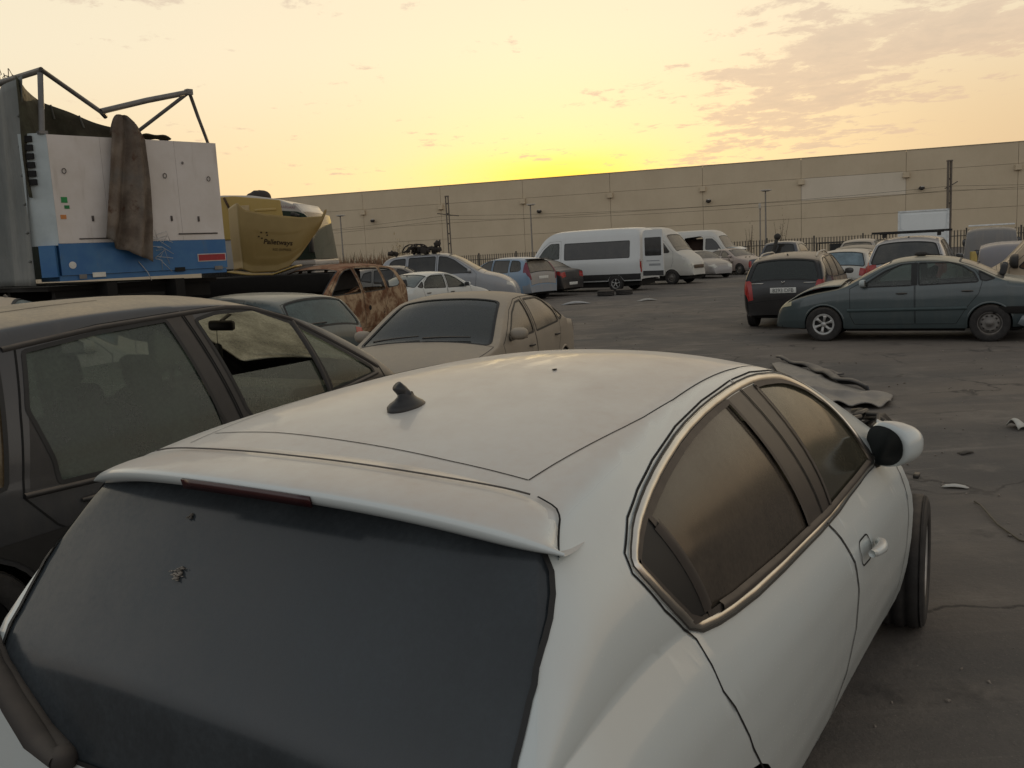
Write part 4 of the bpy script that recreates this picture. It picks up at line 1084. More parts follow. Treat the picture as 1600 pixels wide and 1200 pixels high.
def build_cars():
    q = random.Random(11)
    DU = (.43, .345, .25)
    green = paint('green_paint', (.042, .064, .072), .85, .06, (.40, .35, .25), .28, .6, lo=.45, hi=.95)
    root, S, R = vehicle(SEDAN, 'saloon', 'dark green saloon seen side on with a silver front hubcap and buckled bonnet', 'car', (9.04, 15.1), 150.5, green,
        glass=[G_SEE, G_SEE, G_TINT], screen_glass=G_SEE, rear_glass=G_DUSTY, inside=(2.15, 1.05, 2.85), wstyle=('steel', 'star'), dt=.06, nv=(9, 7, 8), without=('bonnet',), wr=.305,
        head_mat=simple('yellowed_lens', (.50, .46, .30), .35, updust=.5), mirror_mat=simple('mirror_grey', (.34, .38, .38), .45), antenna=(1.1, .01),
        extra=[('b_post', S_side) for S_side in ()], drop=('rear_bumper',), handle_mat=BLACK)
    for sd in (1, -1):
        bm = bmesh.new()
        for P in ([(1.975, .955), (1.985, 1.325), (2.075, 1.325), (2.06, .95)],):
            nb = cut_body(S, [('w', S.side(densify(P, .06), sd))], .2, (6, 5, 3)); w = nb.pop('w'); [k.free() for k in nb.values()]; bm.free(); obj('b_post', lift(S, w, .004), SEAL, root)
    # buckled bonnet: lifts off the wing, dark slot beneath
    bm = bmesh.new()
    def bf(u, v):
        x = lerp(3.22, 4.16, u); V = lerp(-.93, .93, v); p = S.P(S.t(x), V); return p+Vector((0, 0, .02+.095*sin(pi*(.12+.80*u))**1.0-.045*u+.012*sin(5*v+2*u)))
    sheet(bm, bf, 14, 12); solid(obj('bonnet', bm, green, root), .012)
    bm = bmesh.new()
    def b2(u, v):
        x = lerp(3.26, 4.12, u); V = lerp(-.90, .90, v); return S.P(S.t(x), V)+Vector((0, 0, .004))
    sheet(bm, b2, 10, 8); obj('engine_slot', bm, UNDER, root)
    bm = bmesh.new()
    for sd in (1, -1): ribbon(bm, S, S.side(densify([(1.22, .56), (3.10, .54)], .1, False), sd), .06, .006, hump=.012)
    obj('side_moulding', bm, simple('moulding', (.04, .06, .062), .5), root)
    bm = bmesh.new(); prism(bm, [(-.02, .42), (.0, .25), (.30, .22), (.48, .30), (.42, .42), (.2, .50)], .55, .90); obj('torn_bumper', bm, paint('bumper_blue', (.14, .18, .21), .4, .2), root)
    bm = bmesh.new(); box(bm, (.45, .2, .52), (.8, 1.3, .12), bev=.02); obj('rear_crossmember', bm, UNDER, root)
    p = S.P(S.t(1.98), .3)
    bm = bmesh.new(); 
    sheet(bm, lambda u, v: p+Vector((.10*cos(2*pi*v)*sin(pi*u)*(1+.2*sin(3*v*6.28)), .07*sin(2*pi*v)*sin(pi*u), .035+.045*cos(pi*u))), 8, 12)
    tube(bm, [p+Vector((-.05, 0, .03)), p+Vector((-.2, .02, .02)), p+Vector((-.34, .03, .012))], [.02, .012, .006], 6)
    m = obj('crushed_bottle', bm, simple('dark_lump', (.03, .028, .025), .8)); m.matrix_world = Matrix.Translation(Vector((9.04, 15.1, 0))) @ Matrix.Rotation(radians(150.5), 4, 'Z')
    tag(m, 'dark crushed lump lying on the roof of the green saloon', 'junk')
    # black estate, rear to the viewer
    blackp = paint('black_paint', (.006, .0065, .008), .95, .01, DU, .2, .15, lo=.62, hi=.98)
    root, S, R = vehicle(WAGON, 'estate_car', 'black estate car with red tail lamps and dusty roof rails, tail towards the viewer', 'car', (5.63, 18.62), 62.6, blackp, glass=[G_DUSTY, G_DUSTY, G_DUSTY],
        rear_glass=glass('estate_rear_glass', (.012, .016, .016), .16, .25, (.4, .46, .43), dcol=(.2, .22, .19), rough=.06), dt=.07, nv=(8, 7, 8), antenna=(.55, .02), door_mat=paint('estate_door', (.02, .02, .02), .9, .75, DU, .4, .2), plate=(.80, True, '8293 DFB'), inside=(2.2, 1.1, 3.1), tail=(.66, 1.06, .86, .12))
    rails(root, S, .55, 2.1, .88, simple('rail_grey', (.45, .42, .37), .5, updust=.4))
    bm = bmesh.new()    # small rampant badge
    for (a, b) in (((-.02, .00), (.02, .02)), ((.02, .02), (.035, .035)), ((-.015, 0), (-.03, -.04)), ((.0, .0), (.012, -.042)), ((-.02, .01), (-.042, .03)), ((.01, .015), (.03, -.01))):
        tube(bm, [(-.0, -a[0], .955+a[1]*.9), (-.0, -b[0], .955+b[1]*.9)], .007, 6)
    bo = obj('badge', bm, CHROME, root); bo.location.x = S.P(S.tz(.955), 0).x-.006
    for y0 in (.52, -.52):
        bm = bmesh.new(); box(bm, (S.P(S.tz(.955), .6).x-.006, y0, .945), (.004, .24, .018)); obj('badge_script', bm, CHROME, root)
    # beige saloon
    beige = paint('beige_paint', (.21, .185, .15), .85, .30, (.37, .31, .235), .45, .2, lo=.2, hi=.9)
    root, S, R = vehicle(SEDAN, 'saloon', 'beige dust-coated saloon facing the viewer, tinted windscreen, behind the white hatchback roof', 'car', (.19, 12.65), 251.4, beige, fx=1.06, fz=1.0, glass=[G_DUSTY, G_DUSTY, G_DUSTY],
        screen_glass=glass('beige_screen', (.016, .019, .019), .34, .22, (.4, .44, .42), dcol=(.20, .205, .18), rough=.07), screen=(.985, 1.375, .90, .86, .10), inside=(2.3, 1.1, 3.05), dt=.06, nv=(9, 7, 8), antenna=(1.0, .02), rear_glass=G_DUSTY)
    t0 = S.tz(1.0, False)
    wiper(root, S, t0, -.72, -.10, .02, lift_=-.05); wiper(root, S, t0, -.02, .62, .02, lift_=-.05)
    # teal hatchback
    teal = paint('teal_paint', (.026, .050, .058), .62, .08, (.36, .33, .26), .3, .5, lo=.45, hi=.95)
    root, S, R = vehicle(HATCH, 'hatchback', 'dark teal hatchback with a pale filmed rear window, under the burnt car', 'car', (-2.5, 12.9), 151, teal, glass=G_SKY, rear_glass=glass('teal_rear', (.03, .04, .04), .5, .1, (.5, .6, .6), dcol=(.30, .40, .39), rough=.08), dt=.07, nv=(8, 7, 8), rear=(.97, 1.345, .93, .90, .05))
    wiper(root, S, S.tz(1.0), .05, .8, .02, lift_=.03)
    # white saloon, light blue cast
    wh = paint('white_saloon_paint', (.52, .56, .56), .35, .12, DU, .3, .5)
    root, S, R = vehicle(SEDAN, 'saloon', 'white saloon with see-through side windows, behind the rusty burnt car', 'car', (-3.61, 25.2), 52, wh, glass=[G_SEE, G_SEE, G_TINT], rear_glass=G_SKY, screen_glass=G_SEE, inside=(2.15, 1.05, 2.85), antenna=(1.25, .03), rear=(1.08, 1.36, .97, .92))
    # grey hatchback
    greyp = paint('grey_paint', (.12, .125, .125), .5, .15, DU, .35, .4)
    vehicle(HATCH, 'hatchback', 'grey hatchback roof showing behind the white saloon', 'car', (-5.0, 29.4), 358, greyp, fx=.85, fz=1.12, glass=[G_TINT]*3)
    # silver people carrier with junk on the roof
    sil = paint('silver_paint', (.27, .29, .32), .5, .12, DU, .35, .4, .2)
    root, S, R = vehicle(WAGON, 'people_carrier', 'silver people carrier with wiring heaped on its roof and smashed front corner', 'car', (-4.35, 31.8), 352, sil, fx=1.09, fz=1.27, fy=1.05, glass=[G_TINT]*3, screen_glass=G_DUSTY, handles=[])
    JX, JY = -2.85, 31.2
    bm = bmesh.new(); top = 1.975
    for k in range(9):
        P = []; c = Vector((JX+q.uniform(-.4, .45), JY+q.uniform(-.25, .3), top))
        r = q.uniform(.12, .30); a0 = q.uniform(0, 3)
        for j in range(13): a = a0+j*.42; P.append(c+Vector((cos(a)*r, .3*sin(a*1.3)*r, abs(sin(a))*r*1.0+.02)))
        tube(bm, P, q.uniform(.012, .03), 6)
    for k in range(20): box(bm, (JX+q.uniform(-.4, .5), JY+q.uniform(-.3, .3), top+q.uniform(.02, .16)), (q.uniform(.06, .22), q.uniform(.05, .2), q.uniform(.04, .14)), Euler((q.random()*3, q.random()*3, q.random()*3)).to_matrix(), .01)
    tube(bm, [(JX+.62, JY, top), (JX+.66, JY, top+.42)], .03, 6); tube(bm, [(JX-.6, JY, top+.05), (JX-.2, JY, top+.22), (JX+.3, JY+.1, top+.15)], .035, 6)
    for k in range(7): box(bm, (JX+.55+q.uniform(-.1, .1), JY+q.uniform(-.1, .1), top+.16+q.uniform(-.1, .16)), (.15, .14, .18), Euler((q.random()*3, q.random()*3, q.random()*3)).to_matrix(), .03)
    tag(obj('wiring_heap', bm, simple('burnt_wire', (.03, .024, .02), .9)), 'heap of black wiring and engine scraps on the silver people carrier roof', 'junk')
    bm = bmesh.new(); c = Vector((JX-.95, JY, top-.02))
    for k in range(5): box(bm, c+Vector((q.uniform(-.14, .14), q.uniform(-.08, .08), q.uniform(.02, .09))), (.16, .12, .10), Euler((q.random(), q.random(), q.random())).to_matrix(), .02)
    tag(obj('scrap_lump', bm, simple('burnt_wire', (.03, .024, .02), .9)), 'small dark lump at the rear end of the silver people carrier roof', 'junk')
    # light blue people carrier
    blue = paint('light_blue_paint', (.16, .27, .40), .35, .14, DU, .35, .4)
    root, S, R = vehicle(WAGON, 'people_carrier', 'light blue people carrier with silver dusty tailgate, tail towards the white vans', 'car', (1.42, 34.7), 135, blue, fz=1.07, glass=[G_TINT, G_TINT, glass('blue_quarter', (.02, .025, .02), .25, .4, (.5, .55, .45))], rear_glass=G_DUSTY,
        tailgate_mat=paint('grey_tailgate', (.26, .27, .28), .4, .45, DU, .4, .2), rear_bumper_mat=paint('blue_bumper', (.20, .25, .31), .4, .3, DU), tail=(.85, 1.5, .90, .2), plate=(.86, True), tail_mat=simple('wine_lens', (.16, .03, .05), .25))
    bm = bmesh.new(); box(bm, (.30, 0, 1.555), (.24, 1.1, .03), bev=.01); obj('roof_spoiler', bm, BLACK, root)
    # dark saloon, tail only
    dkp = paint('charcoal_paint', (.020, .020, .023), .35, .05, DU, .3, .2, lo=.6)
    vehicle(SEDAN, 'saloon', 'charcoal saloon wedged between the light blue people carrier and the white van', 'car', (2.68, 36.7), 138, dkp, fz=1.08, glass=G_TINT, rear_glass=G_DUSTY, wstyle=(None, 'steel'), plate=(.5, True))
    # hatch with bluish rear glass and cars behind, right-hand rows
    w2 = paint('white_dusty_paint', (.50, .50, .47), .75, .2, DU, .4, .3)
    vehicle(HATCH, 'hatchback', 'white hatchback with pale blue rear window, between black estate and silver off-roader', 'car', (9.95, 27.3), 59, w2, fz=.98, glass=G_TINT, rear_glass=glass('sky_blue_glass', (.05, .07, .08), .55, 0, dcol=(.30, .40, .46), rough=.05), rear=(.96, 1.345, .92, .90))
    vehicle(HATCH, 'hatchback', 'beige dusty hatchback roof seen over the white hatchback', 'car', (12.7, 33.6), 60, beige, glass=G_DUSTY, rear_glass=G_DUSTY)
    vehicle(WAGON, 'estate_car', 'pale grey estate roof in the row by the fence', 'car', (15.7, 41.0), 60, paint('pale_grey_paint', (.34, .33, .31), .8, .25, DU, .4, .3), glass=G_DUSTY, rear_glass=G_DUSTY, fz=1.06)
    root, S, R = vehicle(WAGON, 'off_roader', 'silver off-roader with dark rear window and a black ladder frame on its roof', 'car', (9.25, 21.2), 60.2, paint('silver_suv_paint', (.34, .35, .37), .4, .1, DU, .3, .5), fz=1.13, fy=1.05, glass=G_TINT, dt=.07, nv=(8, 7, 8), rear=(1.16, 1.62, .93, .90, .1), antenna=(.7, .01), wr=.35)
    bm = bmesh.new(); L = 1.75
    for y0 in (-.18, .18): box(bm, (0, y0, 0), (L, .06, .05))
    for k in range(7): box(bm, (-L/2+.12+L*.14*k, 0, .0), (.04, .36, .035))
    box(bm, (.0, 0, -.03), (L*.8, .30, .02)); 
    for k in (-.6, .6): box(bm, (k, 0, -.07), (.08, .36, .10))
    lo = obj('ladder_frame', bm, simple('black_frame', (.018, .017, .016), .7), None, False)
    ca, sa = cos(radians(58)), sin(radians(58)); lo.location = (9.25+ca*.95, 21.2+sa*.95, 1.85); lo.rotation_euler = (0, 0, radians(60-90)+.05)
    tag(lo, 'black ladder frame lying across the roof of the silver off-roader', 'ladder')
    # pick-up
    root, S, R = vehicle(PICK, 'pickup_truck', 'dark blue pick-up truck, rear window broken by a bent pole', 'pickup', (10.99, 38.4), 57, paint('navy_paint', (.03, .042, .065), .35, .12, DU, .3, .5), glass=G_TINT, rear_glass=G_TINT, wr=.36)
    bm = bmesh.new(); tube(bm, [(1.35, .25, 1.1), (1.4, .12, 1.5), (1.5, .05, 1.85)], [.10, .09, .07], 8); bmesh.ops.create_icosphere(bm, subdivisions=2, radius=.15, matrix=Matrix.Translation((1.52, .04, 1.92)))
    obj('bent_roll_bar', bm, simple('dark_lump', (.03, .028, .025), .8), root)
    # car right against the fence, crushed silver ones in front of the broken van
    vehicle(SEDAN, 'saloon', 'silver saloon with crumpled nose below the broken white van', 'car', (9.41, 50.6), 292, paint('silver_b_paint', (.30, .29, .29), .5, .2, DU, .35, .3, .2), glass=G_DUSTY, screen_glass=G_DUSTY, wstyle=('steel', 'steel'))
    vehicle(SEDAN, 'saloon', 'pinkish-silver saloon beside the scrub at the end of the van row', 'car', (11.6, 53.0), 300, paint('rose_silver_paint', (.34, .28, .26), .6, .2, DU, .35, .3), glass=G_DUSTY, screen_glass=G_DUSTY)
    # roof at the far left under the trailer
    root, S, R = vehicle(WAGON, 'estate_car', 'cream car roof with a short antenna in front of the blue and white trailer', 'car', (-7.3, 8.7), 22, paint('cream_paint', (.40, .37, .30), .8, .2, DU, .4, .3), fz=1.10, glass=G_DUSTY, screen_glass=G_SKY, antenna=(2.25, .02))
    # burnt-out shell
    rust = NT('burnt_steel'); n = rust
    nn = n.noise(3.2, 7, .65, dist=.5); b = n.mix(n.ramp(nn, .38, .62), (.135, .065, .035), (.36, .265, .17)); b = n.mix(n.ramp(n.noise(9, 5, .7), .55, .75), b, (.045, .025, .018))
    b = n.mix(n.math('MULTIPLY', n.ramp(upness(n), .5, .95), .5), b, (.24, .10, .055)); rust = n.done(n.bsdf(b, .9, 0, .2, 0, n.bump(n.noise(40, 4), .3, .004)))
    root, S, R = vehicle(WAGON, 'burnt_car', 'rusty burnt-out car shell with no glass, below the yellow fairing', 'car wreck', (-3.15, 22.5), 247.6, rust, fz=1.16, fx=1.12, fy=1.06, glass=[None]*3, screen_glass=None, rear_glass=None, wstyle=('none', 'none'), mirror_door=0, dt=.07, nv=(8, 7, 8), without=('mirror', 'head', 'tail', 'tailgate'), handles=[], screen=(1.16, 1.70, .94, .91))
    bm = bmesh.new()
    for k in range(9): tube(bm, [(q.uniform(1.2, 3.1), q.uniform(-.6, .6), q.uniform(.6, 1.0)), (q.uniform(1.2, 3.1), q.uniform(-.6, .6), q.uniform(.8, 1.25))], .02, 6)
    for y0 in (.35, -.35):
        for x0 in (2.0, ): 
            P = [(x0-.25, y0-.22, .5), (x0-.4, y0-.22, 1.15), (x0-.42, y0, 1.25), (x0-.4, y0+.22, 1.15), (x0-.25, y0+.22, .5)]; tube(bm, P, .02, 6)
    box(bm, (3.05, 0, .92), (.4, 1.2, .2), bev=.03)
    obj('seat_frame', bm, rust, root)
    bm = bmesh.new(); box(bm, (2.0, 0, .32), (3.6, 1.45, .06)); obj('floor_pan', bm, rust, root)
    bm = bmesh.new(); tube(bm, [(2.12, -.77, .95), (2.08, -.70, 1.3), (2.0, -.60, 1.68)], .055, 6); obj('bare_post', bm, wh, root)
    # doors' lock hole
    bm = bmesh.new(); p = S.pos(S.sv(2.0, .80, 1), .004); bmesh.ops.create_circle(bm, cap_ends=True, segments=16, radius=.055, matrix=Matrix.Translation(p) @ Matrix.Rotation(pi/2, 4, 'X')); obj('lock_hole', bm, GAP, root)
    # ---------------------------------------------------------- vans
    vw = paint('van_white', (.56, .58, .58), .4, .08, DU, .3, .4)
    low = simple('van_sill_black', (.03, .03, .03), .7)
    sw = roundpoly([(.49, 1.38), (.49, 2.08), (3.60, 2.08), (3.60, 1.38)], .06, 3)
    root, S, R = vehicle(VAN, 'minibus', 'white minibus with one long tinted side window and an open rear door gap', 'van', (6.03, 38.3), 146, vw, fx=1.16, fz=1.13, glass=[G_SEE], morewins=[(sw, G_TINT)], wstyle=('five', 'steel'), wr=.33, screen_glass=G_SEE, inside=(3.5, 2.2, 4.35), inkw=dict(zf=.95, zd=1.42), group='vans at the back of the yard')
    bm = bmesh.new()
    for sd in (1, -1): ribbon(bm, S, S.side(densify([(.02, .60), (4.9, .58)], .15, False), sd), .26, .006, hump=.004)
    obj('sill_band', bm, low, root)
    # its rear door, swung wide open
    bm = bmesh.new(); prism(bm, roundpoly([(0, .62), (.03, 2.36), (.14, 2.46), (.96, 2.46), (1.0, .62)], .04, 3), -.025, .025)
    dr = obj('rear_door', bm, vw, root, False); dr.location = (-.12, .93, 0); dr.rotation_euler = (0, 0, radians(172))
    bm = bmesh.new(); prism(bm, roundpoly([(.12, 1.42), (.12, 2.16), (.90, 2.16), (.90, 1.42)], .05, 3), -.032, .032); obj('window', bm, G_TINT, dr, False)
    bm = bmesh.new(); box(bm, (.5, 0, .72), (.98, .056, .20)); obj('door_sill', bm, low, dr, False)
    bm = bmesh.new(); box(bm, (.50, 0, 1.22), (.62, .06, .035)); box(bm, (.58, 0, 1.06), (.55, .058, .09)); obj('door_lettering', bm, simple('grey_print', (.25, .26, .27), .7), dr, False)
    root, S, R = vehicle(VAN, 'panel_van', 'white high-roof van behind the minibus, dusty windscreen facing right', 'van', (4.2, 45.8), 323, paint('van_dusty_white', (.54, .54, .51), .6, .22, (.47, .40, .31), .4, .2), fz=1.15, fx=1.14, glass=[G_TINT], screen_glass=G_DUSTY, group='vans at the back of the yard', bonnet_mat=paint('van_dusty', (.5, .48, .44), .7, .3, DU), wr=.33)
    bm = bmesh.new(); box(bm, (S.X1-.03, 0, .78), (.05, .95, .16), bev=.02); obj('grille', bm, simple('grille_brown', (.12, .085, .06), .8), root)
    bm = bmesh.new(); tube(bm, [(-.05, .6, 1.9), (-.12, .6, 2.4), (.1, .6, 2.62), (.35, .6, 2.66)], .03, 6); tube(bm, [(-.05, .3, 1.9), (-.12, .3, 2.4), (.1, .3, 2.62), (.35, .3, 2.66)], .03, 6); obj('roof_ladder', bm, STEEL, root)
    cut = [(2.0, .9), (2.0, 2.12), (3.0, 2.2), (3.18, 2.1), (3.18, .6), (2.2, .6)]
    root, S, R = vehicle(VAN, 'broken_van', 'white cab van with its cargo side torn open, wrecked bonnet, by the fence', 'van', (9.5, 56.3), 325, paint('van_dusty_white', (.54, .54, .51), .6, .22, (.47, .40, .31), .4, .2), fz=1.10, glass=[G_TINT], screen_glass=G_DUSTY, morewins=[(roundpoly(cut, .1, 3), None)], group='vans at the back of the yard', wr=.33)
    bm = bmesh.new(); box(bm, (1.6, .3, 1.2), (3.0, .9, 1.7)); obj('cargo_lining', bm, simple('dark_brown', (.05, .03, .022), .9), root)
    bm = bmesh.new()
    sheet(bm, lambda u, v: Vector((4.55+.75*u, -.7+1.4*v, 1.45+.20*u-.10*u*u*3+.02*sin(9*v))), 6, 6); solid(obj('bent_bonnet', bm, vw, root), .03)
    # box lorry
    t = thing('box_lorry', 'white box lorry body standing above the parked cars on the right', 'lorry', (19.1, 41.9, 0), radians(67), 'vans at the back of the yard')
    bw = simple('box_white', (.68, .71, .71), .5, var=.03, scale=1.5)
    bm = bmesh.new(); box(bm, (2.2, 0, 1.75), (4.2, 2.1, 2.0), bev=.03); obj('cargo_box', bm, bw, t)
    bm = bmesh.new()
    for y0 in (-1.03, 1.03): box(bm, (.085, y0, 1.75), (.05, .08, 2.06))
    box(bm, (.085, 0, 2.76), (.05, 2.14, .07)); box(bm, (.085, 0, .80), (.05, 2.14, .09)); obj('door_frame', bm, simple('frame_white', (.62, .64, .64), .5), t, False)
    bm = bmesh.new(); prism(bm, roundpoly([(-.93, 2.62), (.93, 2.62), (.93, 2.0), (.72, 1.78), (-.72, 1.78), (-.93, 2.0)], .1, 4), .07, .095, 'X'); obj('rear_panel', bm, bw, t, False)
    bm = bmesh.new()
    for k in range(9): box(bm, (.066, .42-.10*k, 1.83+.02*sin(k)), (.006, .07 if k % 2 else .05, .035))
    obj('box_lettering', bm, INK, t, False)
    bm = bmesh.new(); box(bm, (3.0, 0, .55), (5.6, .8, .22)); obj('chassis', bm, UNDER, t)
    bm = bmesh.new(); prism(bm, [(4.4, .5), (4.4, 2.0), (5.1, 2.0), (5.7, 1.4), (6.1, 1.2), (6.2, .5)], -.95, .95); obj('cab', bm, vw, t, False)
    for x0 in (1.2, 5.2):
        for y0 in (.85, -.85): wheel(t, x0, y0, .36, .24)
    # grey van, beige van at the right edge
    gp = paint('grey_van_paint', (.20, .20, .225), .4, .15, DU, .4, .3)
    root, S, R = vehicle(VAN, 'panel_van', 'grey panel van with rounded roof and a yellow-edged open door', 'van', (12.6, 22.6), 62, gp, fz=.625, fy=.93, without=('tail',), glass=[G_TINT], wr=.31, group='vans at the back of the yard', mirror_mat=BLACK)
    bm = bmesh.new(); prism(bm, [(0, .75), (0, 1.15), (.08, 1.28), (.26, 1.28), (.26, .75)], -.02, .02); dr = obj('rear_door', bm, simple('door_yellow', (.50, .38, .12), .5), root, False); dr.location = (-.02, .86, 0); dr.rotation_euler = (0, 0, radians(150))
    root, S, R = vehicle(VAN, 'panel_van', 'dark grey van roof behind the grey panel van, pale roof board on top', 'van', (17.5, 33.0), 62, paint('dull_grey_paint', (.13, .135, .14), .5, .2, DU, .4, .3), fz=.80, fy=.95, without=('tail',), glass=[G_TINT], wr=.31, group='vans at the back of the yard', mirror_mat=BLACK)
    bm = bmesh.new(); box(bm, (.55, 0, 1.94), (.10, 1.5, .055), bev=.01); obj('roof_board', bm, simple('frame_white', (.62, .64, .64), .5), root)
    bv = paint('beige_van_paint', (.40, .31, .205), .7, .35, DU, .45, .2)
    root, S, R = vehicle(VAN, 'panel_van', 'beige dusty van cut by the right edge, black door mirror sticking out', 'van', (13.32, 15.05), 152, bv, fz=.87, glass=[simple('open_brown', (.10, .055, .03), .8)], screen_glass=G_DUSTY, wr=.32, mirror_mat=BLACK, mirror=(4.32, 1.20, 1), mirror_size=(.16, .24, .26), group='vans at the back of the yard')

# ================================================================== curtain trailer, lorry with yellow bodywork
def build_trailer():
    q = random.Random(21)
    t = thing('curtain_trailer', 'high blue and white trailer end wall with torn grey side curtain and bare roof bars', 'trailer', (-5.17, 13.19, 0), radians(135.9))
    white = NT('trailer_white'); n = white
    c = n.mix(n.ramp(n.noise(1.6, 6, .65), .3, .75), (.60, .565, .54), (.52, .48, .44)); c = n.mix(n.math('MULTIPLY', n.ramp(n.noise(6, 5, .65, stretch=(1, 1, .15)), .55, .8), .5), c, (.28, .235, .185))
    white = n.done(n.bsdf(c, .55, 0, .35))
    post = simple('trailer_post_white', (.38, .43, .44), .55, var=.12, scale=3)
    blue = NT('trailer_blue'); n = blue
    c = n.mix(n.ramp(n.noise(2.5, 6, .65), .35, .7), (.030, .115, .28), (.05, .15, .30)); c = n.mix(n.math('MULTIPLY', n.ramp(n.noise(7, 5, .7, stretch=(1, 1, .3)), .58, .8), .6), c, (.11, .13, .14))
    blue = n.done(n.bsdf(c, .5, 0, .4))
    dark = simple('trailer_gap', (.012, .012, .012), .9); steel = simple('bar_steel', (.16, .155, .15), .5, .3)
    bm = bmesh.new()
    ys = [1.14, .45, -.02, -.62, -1.285]
    for a, b in zip(ys, ys[1:]): box(bm, (.03, (a+b)/2, 2.995), (.06, abs(a-b)-.003, 1.43))
    obj('end_wall', bm, white, t, False)
    bm = bmesh.new(); box(bm, (.035, -.07, 2.07), (.07, 2.44, .43)); box(bm, (.10, 1.245, 2.05), (.2, .20, .42), Matrix.Rotation(radians(-35), 3, 'Z')); obj('blue_band', bm, blue, t, False)
    # chamfered corner post with a ladder of open slots
    bm = bmesh.new(); prism(bm, [(0, 1.14), (.27, 1.40), (.33, 1.38), (.28, 1.20), (.08, 1.14)], 2.26, 3.73, 'Z'); obj('corner_post', bm, post, t, False)
    bm = bmesh.new()
    for k in range(6): box(bm, (.165, 1.305, 3.66-.112*k), (.07, .09, .075), Matrix.Rotation(radians(-45), 3, 'Z'))
    obj('post_slot', bm, dark, t, False)
    bm = bmesh.new(); box(bm, (.36, -.05, 1.815), (.68, 2.46, .07)); obj('floor_edge', bm, blue, t, False)
    bm = bmesh.new()
    for y0 in (.5, -.5): box(bm, (4.5, y0, 1.48), (9.0, .14, .50))
    for x0 in (.4, 2.2, 4, 6, 8): box(bm, (x0, 0, 1.55), (.12, 2.3, .2))
    box(bm, (.25, .45, 1.2), (.5, 1.4, .7)); box(bm, (4.6, 0, 1.68), (8.6, 2.5, .06)); box(bm, (6.2, -.3, .9), (2.2, 1.6, .9))
    obj('chassis', bm, UNDER, t, False)
    for x0 in (5.0, 6.3, 7.6):
        for y0 in (1.0, -1.0): wheel(t, x0, y0, .5, .36)
    bm = bmesh.new(); box(bm, (4.8, -1.27, 2.7), (8.9, .03, 1.8)); box(bm, (9.2, 0, 2.7), (.06, 2.5, 1.8)); obj('far_side', bm, simple('far_curtain', (.06, .07, .055), .9), t, False)
    # grey curtain on the near side
    tarp = NT('tarp_grey'); n = tarp
    c = n.mix(n.ramp(n.noise(.9, 6, .65), .3, .72), (.13, .14, .135), (.20, .205, .195)); c = n.mix(n.math('MULTIPLY', n.ramp(n.noise(2.2, 6, .7, stretch=(1, 1, .25)), .52, .8), .6), c, (.12, .115, .09))
    tarp = n.done(n.bsdf(c, .8, 0, .25, 0, n.bump(n.noise(3.5, 4, stretch=(1.6, 1, .22)), .6, .06)))
    bm = bmesh.new()
    def tf(u, v):
        fx = [(0, .22), (.25, .20), (.7, .26), (1, .02)]; x0 = itp(fx, v); x = lerp(x0, 9.0, u**1.3)
        z = lerp(1.74, 4.45-.05*sin(u*9)-.10*u, v)
        return Vector((x, 1.36+.05*sin(x*3.1+.7*sin(3*v))*(1-v*.6)+.03*sin(x*7+v*4), z))
    sheet(bm, tf, 70, 26)
    for k in range(6): bmesh.ops.create_icosphere(bm, subdivisions=1, radius=.02, matrix=Matrix.Translation(tf(.004, .12+.14*k)+Vector((.06, .02, 0))))
    tp = solid(obj('side_curtain', bm, tarp, t), .008, 0)
    # dark inner curtain sagging behind the wall
    inner = NT('tarp_inner'); n = inner
    c = n.mix(n.ramp(n.noise(2.4, 5, .6, stretch=(1, 1, 1)), .35, .7), (.038, .034, .024), (.075, .075, .052)); inner = n.done(n.bsdf(c, .85, 0, .2, 0, n.bump(n.noise(4, 4), .7, .05)))
    bm = bmesh.new()
    def inf(u, v):
        y = lerp(1.40, .02, u); zt = itp([(0, 4.44), (.12, 4.32), (.5, 4.13), (1, 3.90)], u)
        return Vector((.12+.26*min(1, u*3)+.16*sin(3*u)+.05*sin(11*u+5*v), y, lerp(2.9, zt, v)+.0*u))
    sheet(bm, inf, 34, 14); solid(obj('inner_curtain', bm, inner, t), .01, 0)
    bm = bmesh.new()
    for u in (.40, .66): 
        tube(bm, [inf(u, 1)+Vector((-.03, 0, 0)), inf(u+.02, .86)+Vector((-.06, 0, -.0))], .013, 5)
    obj('curtain_strap', bm, tarp, t)
    # roof bars
    def bar(pts, r, name='roof_bar'): b = bmesh.new(); tube(b, pts, r, 8); obj(name, b, steel, t)
    bar([(.05, 1.17, 3.72), (.05, 1.10, 4.50)], .038, 'roof_post'); bar([(.05, 1.08, 4.54), (.9, 1.30, 4.50), (3.5, 1.36, 4.46), (9, 1.36, 4.4)], .042)
    bar([(.05, 1.08, 4.54), (.06, .36, 4.06), (.10, .28, 4.0)], .033); bar([(.02, .37, 4.06), (.02, -.30, 4.26), (.02, -.96, 4.43)], .040)
    bar([(.03, -.94, 4.42), (.04, -.12, 3.82)], .026); bar([(.02, -.95, 4.44), (.03, -1.06, 4.08), (.04, -1.19, 3.70)], .026, 'roof_post')
    bm = bmesh.new(); box(bm, (.05, 1.165, 3.735), (.1, .11, .04)); box(bm, (.03, -.95, 4.43), (.09, .09, .08)); obj('bar_bracket', bm, steel, t, False)
    # fittings on the end wall
    bm = bmesh.new()
    for y0, z0 in ((.97, 3.24), (-.43, 3.21), (-1.11, 3.18), (-.72, 3.40)):
        r = .026 if z0 < 3.3 else .012
        tube(bm, [(-.012, y0+cos(a)*r, z0+sin(a)*r*1.3) for a in [2*pi*k/14 for k in range(14)]], .005, 5, True)
    for y0, z0 in ((.66, 2.61), (-.47, 2.60), (-.89, 2.59)): box(bm, (-.006, y0, z0), (.014, .03, .075), bev=.004)
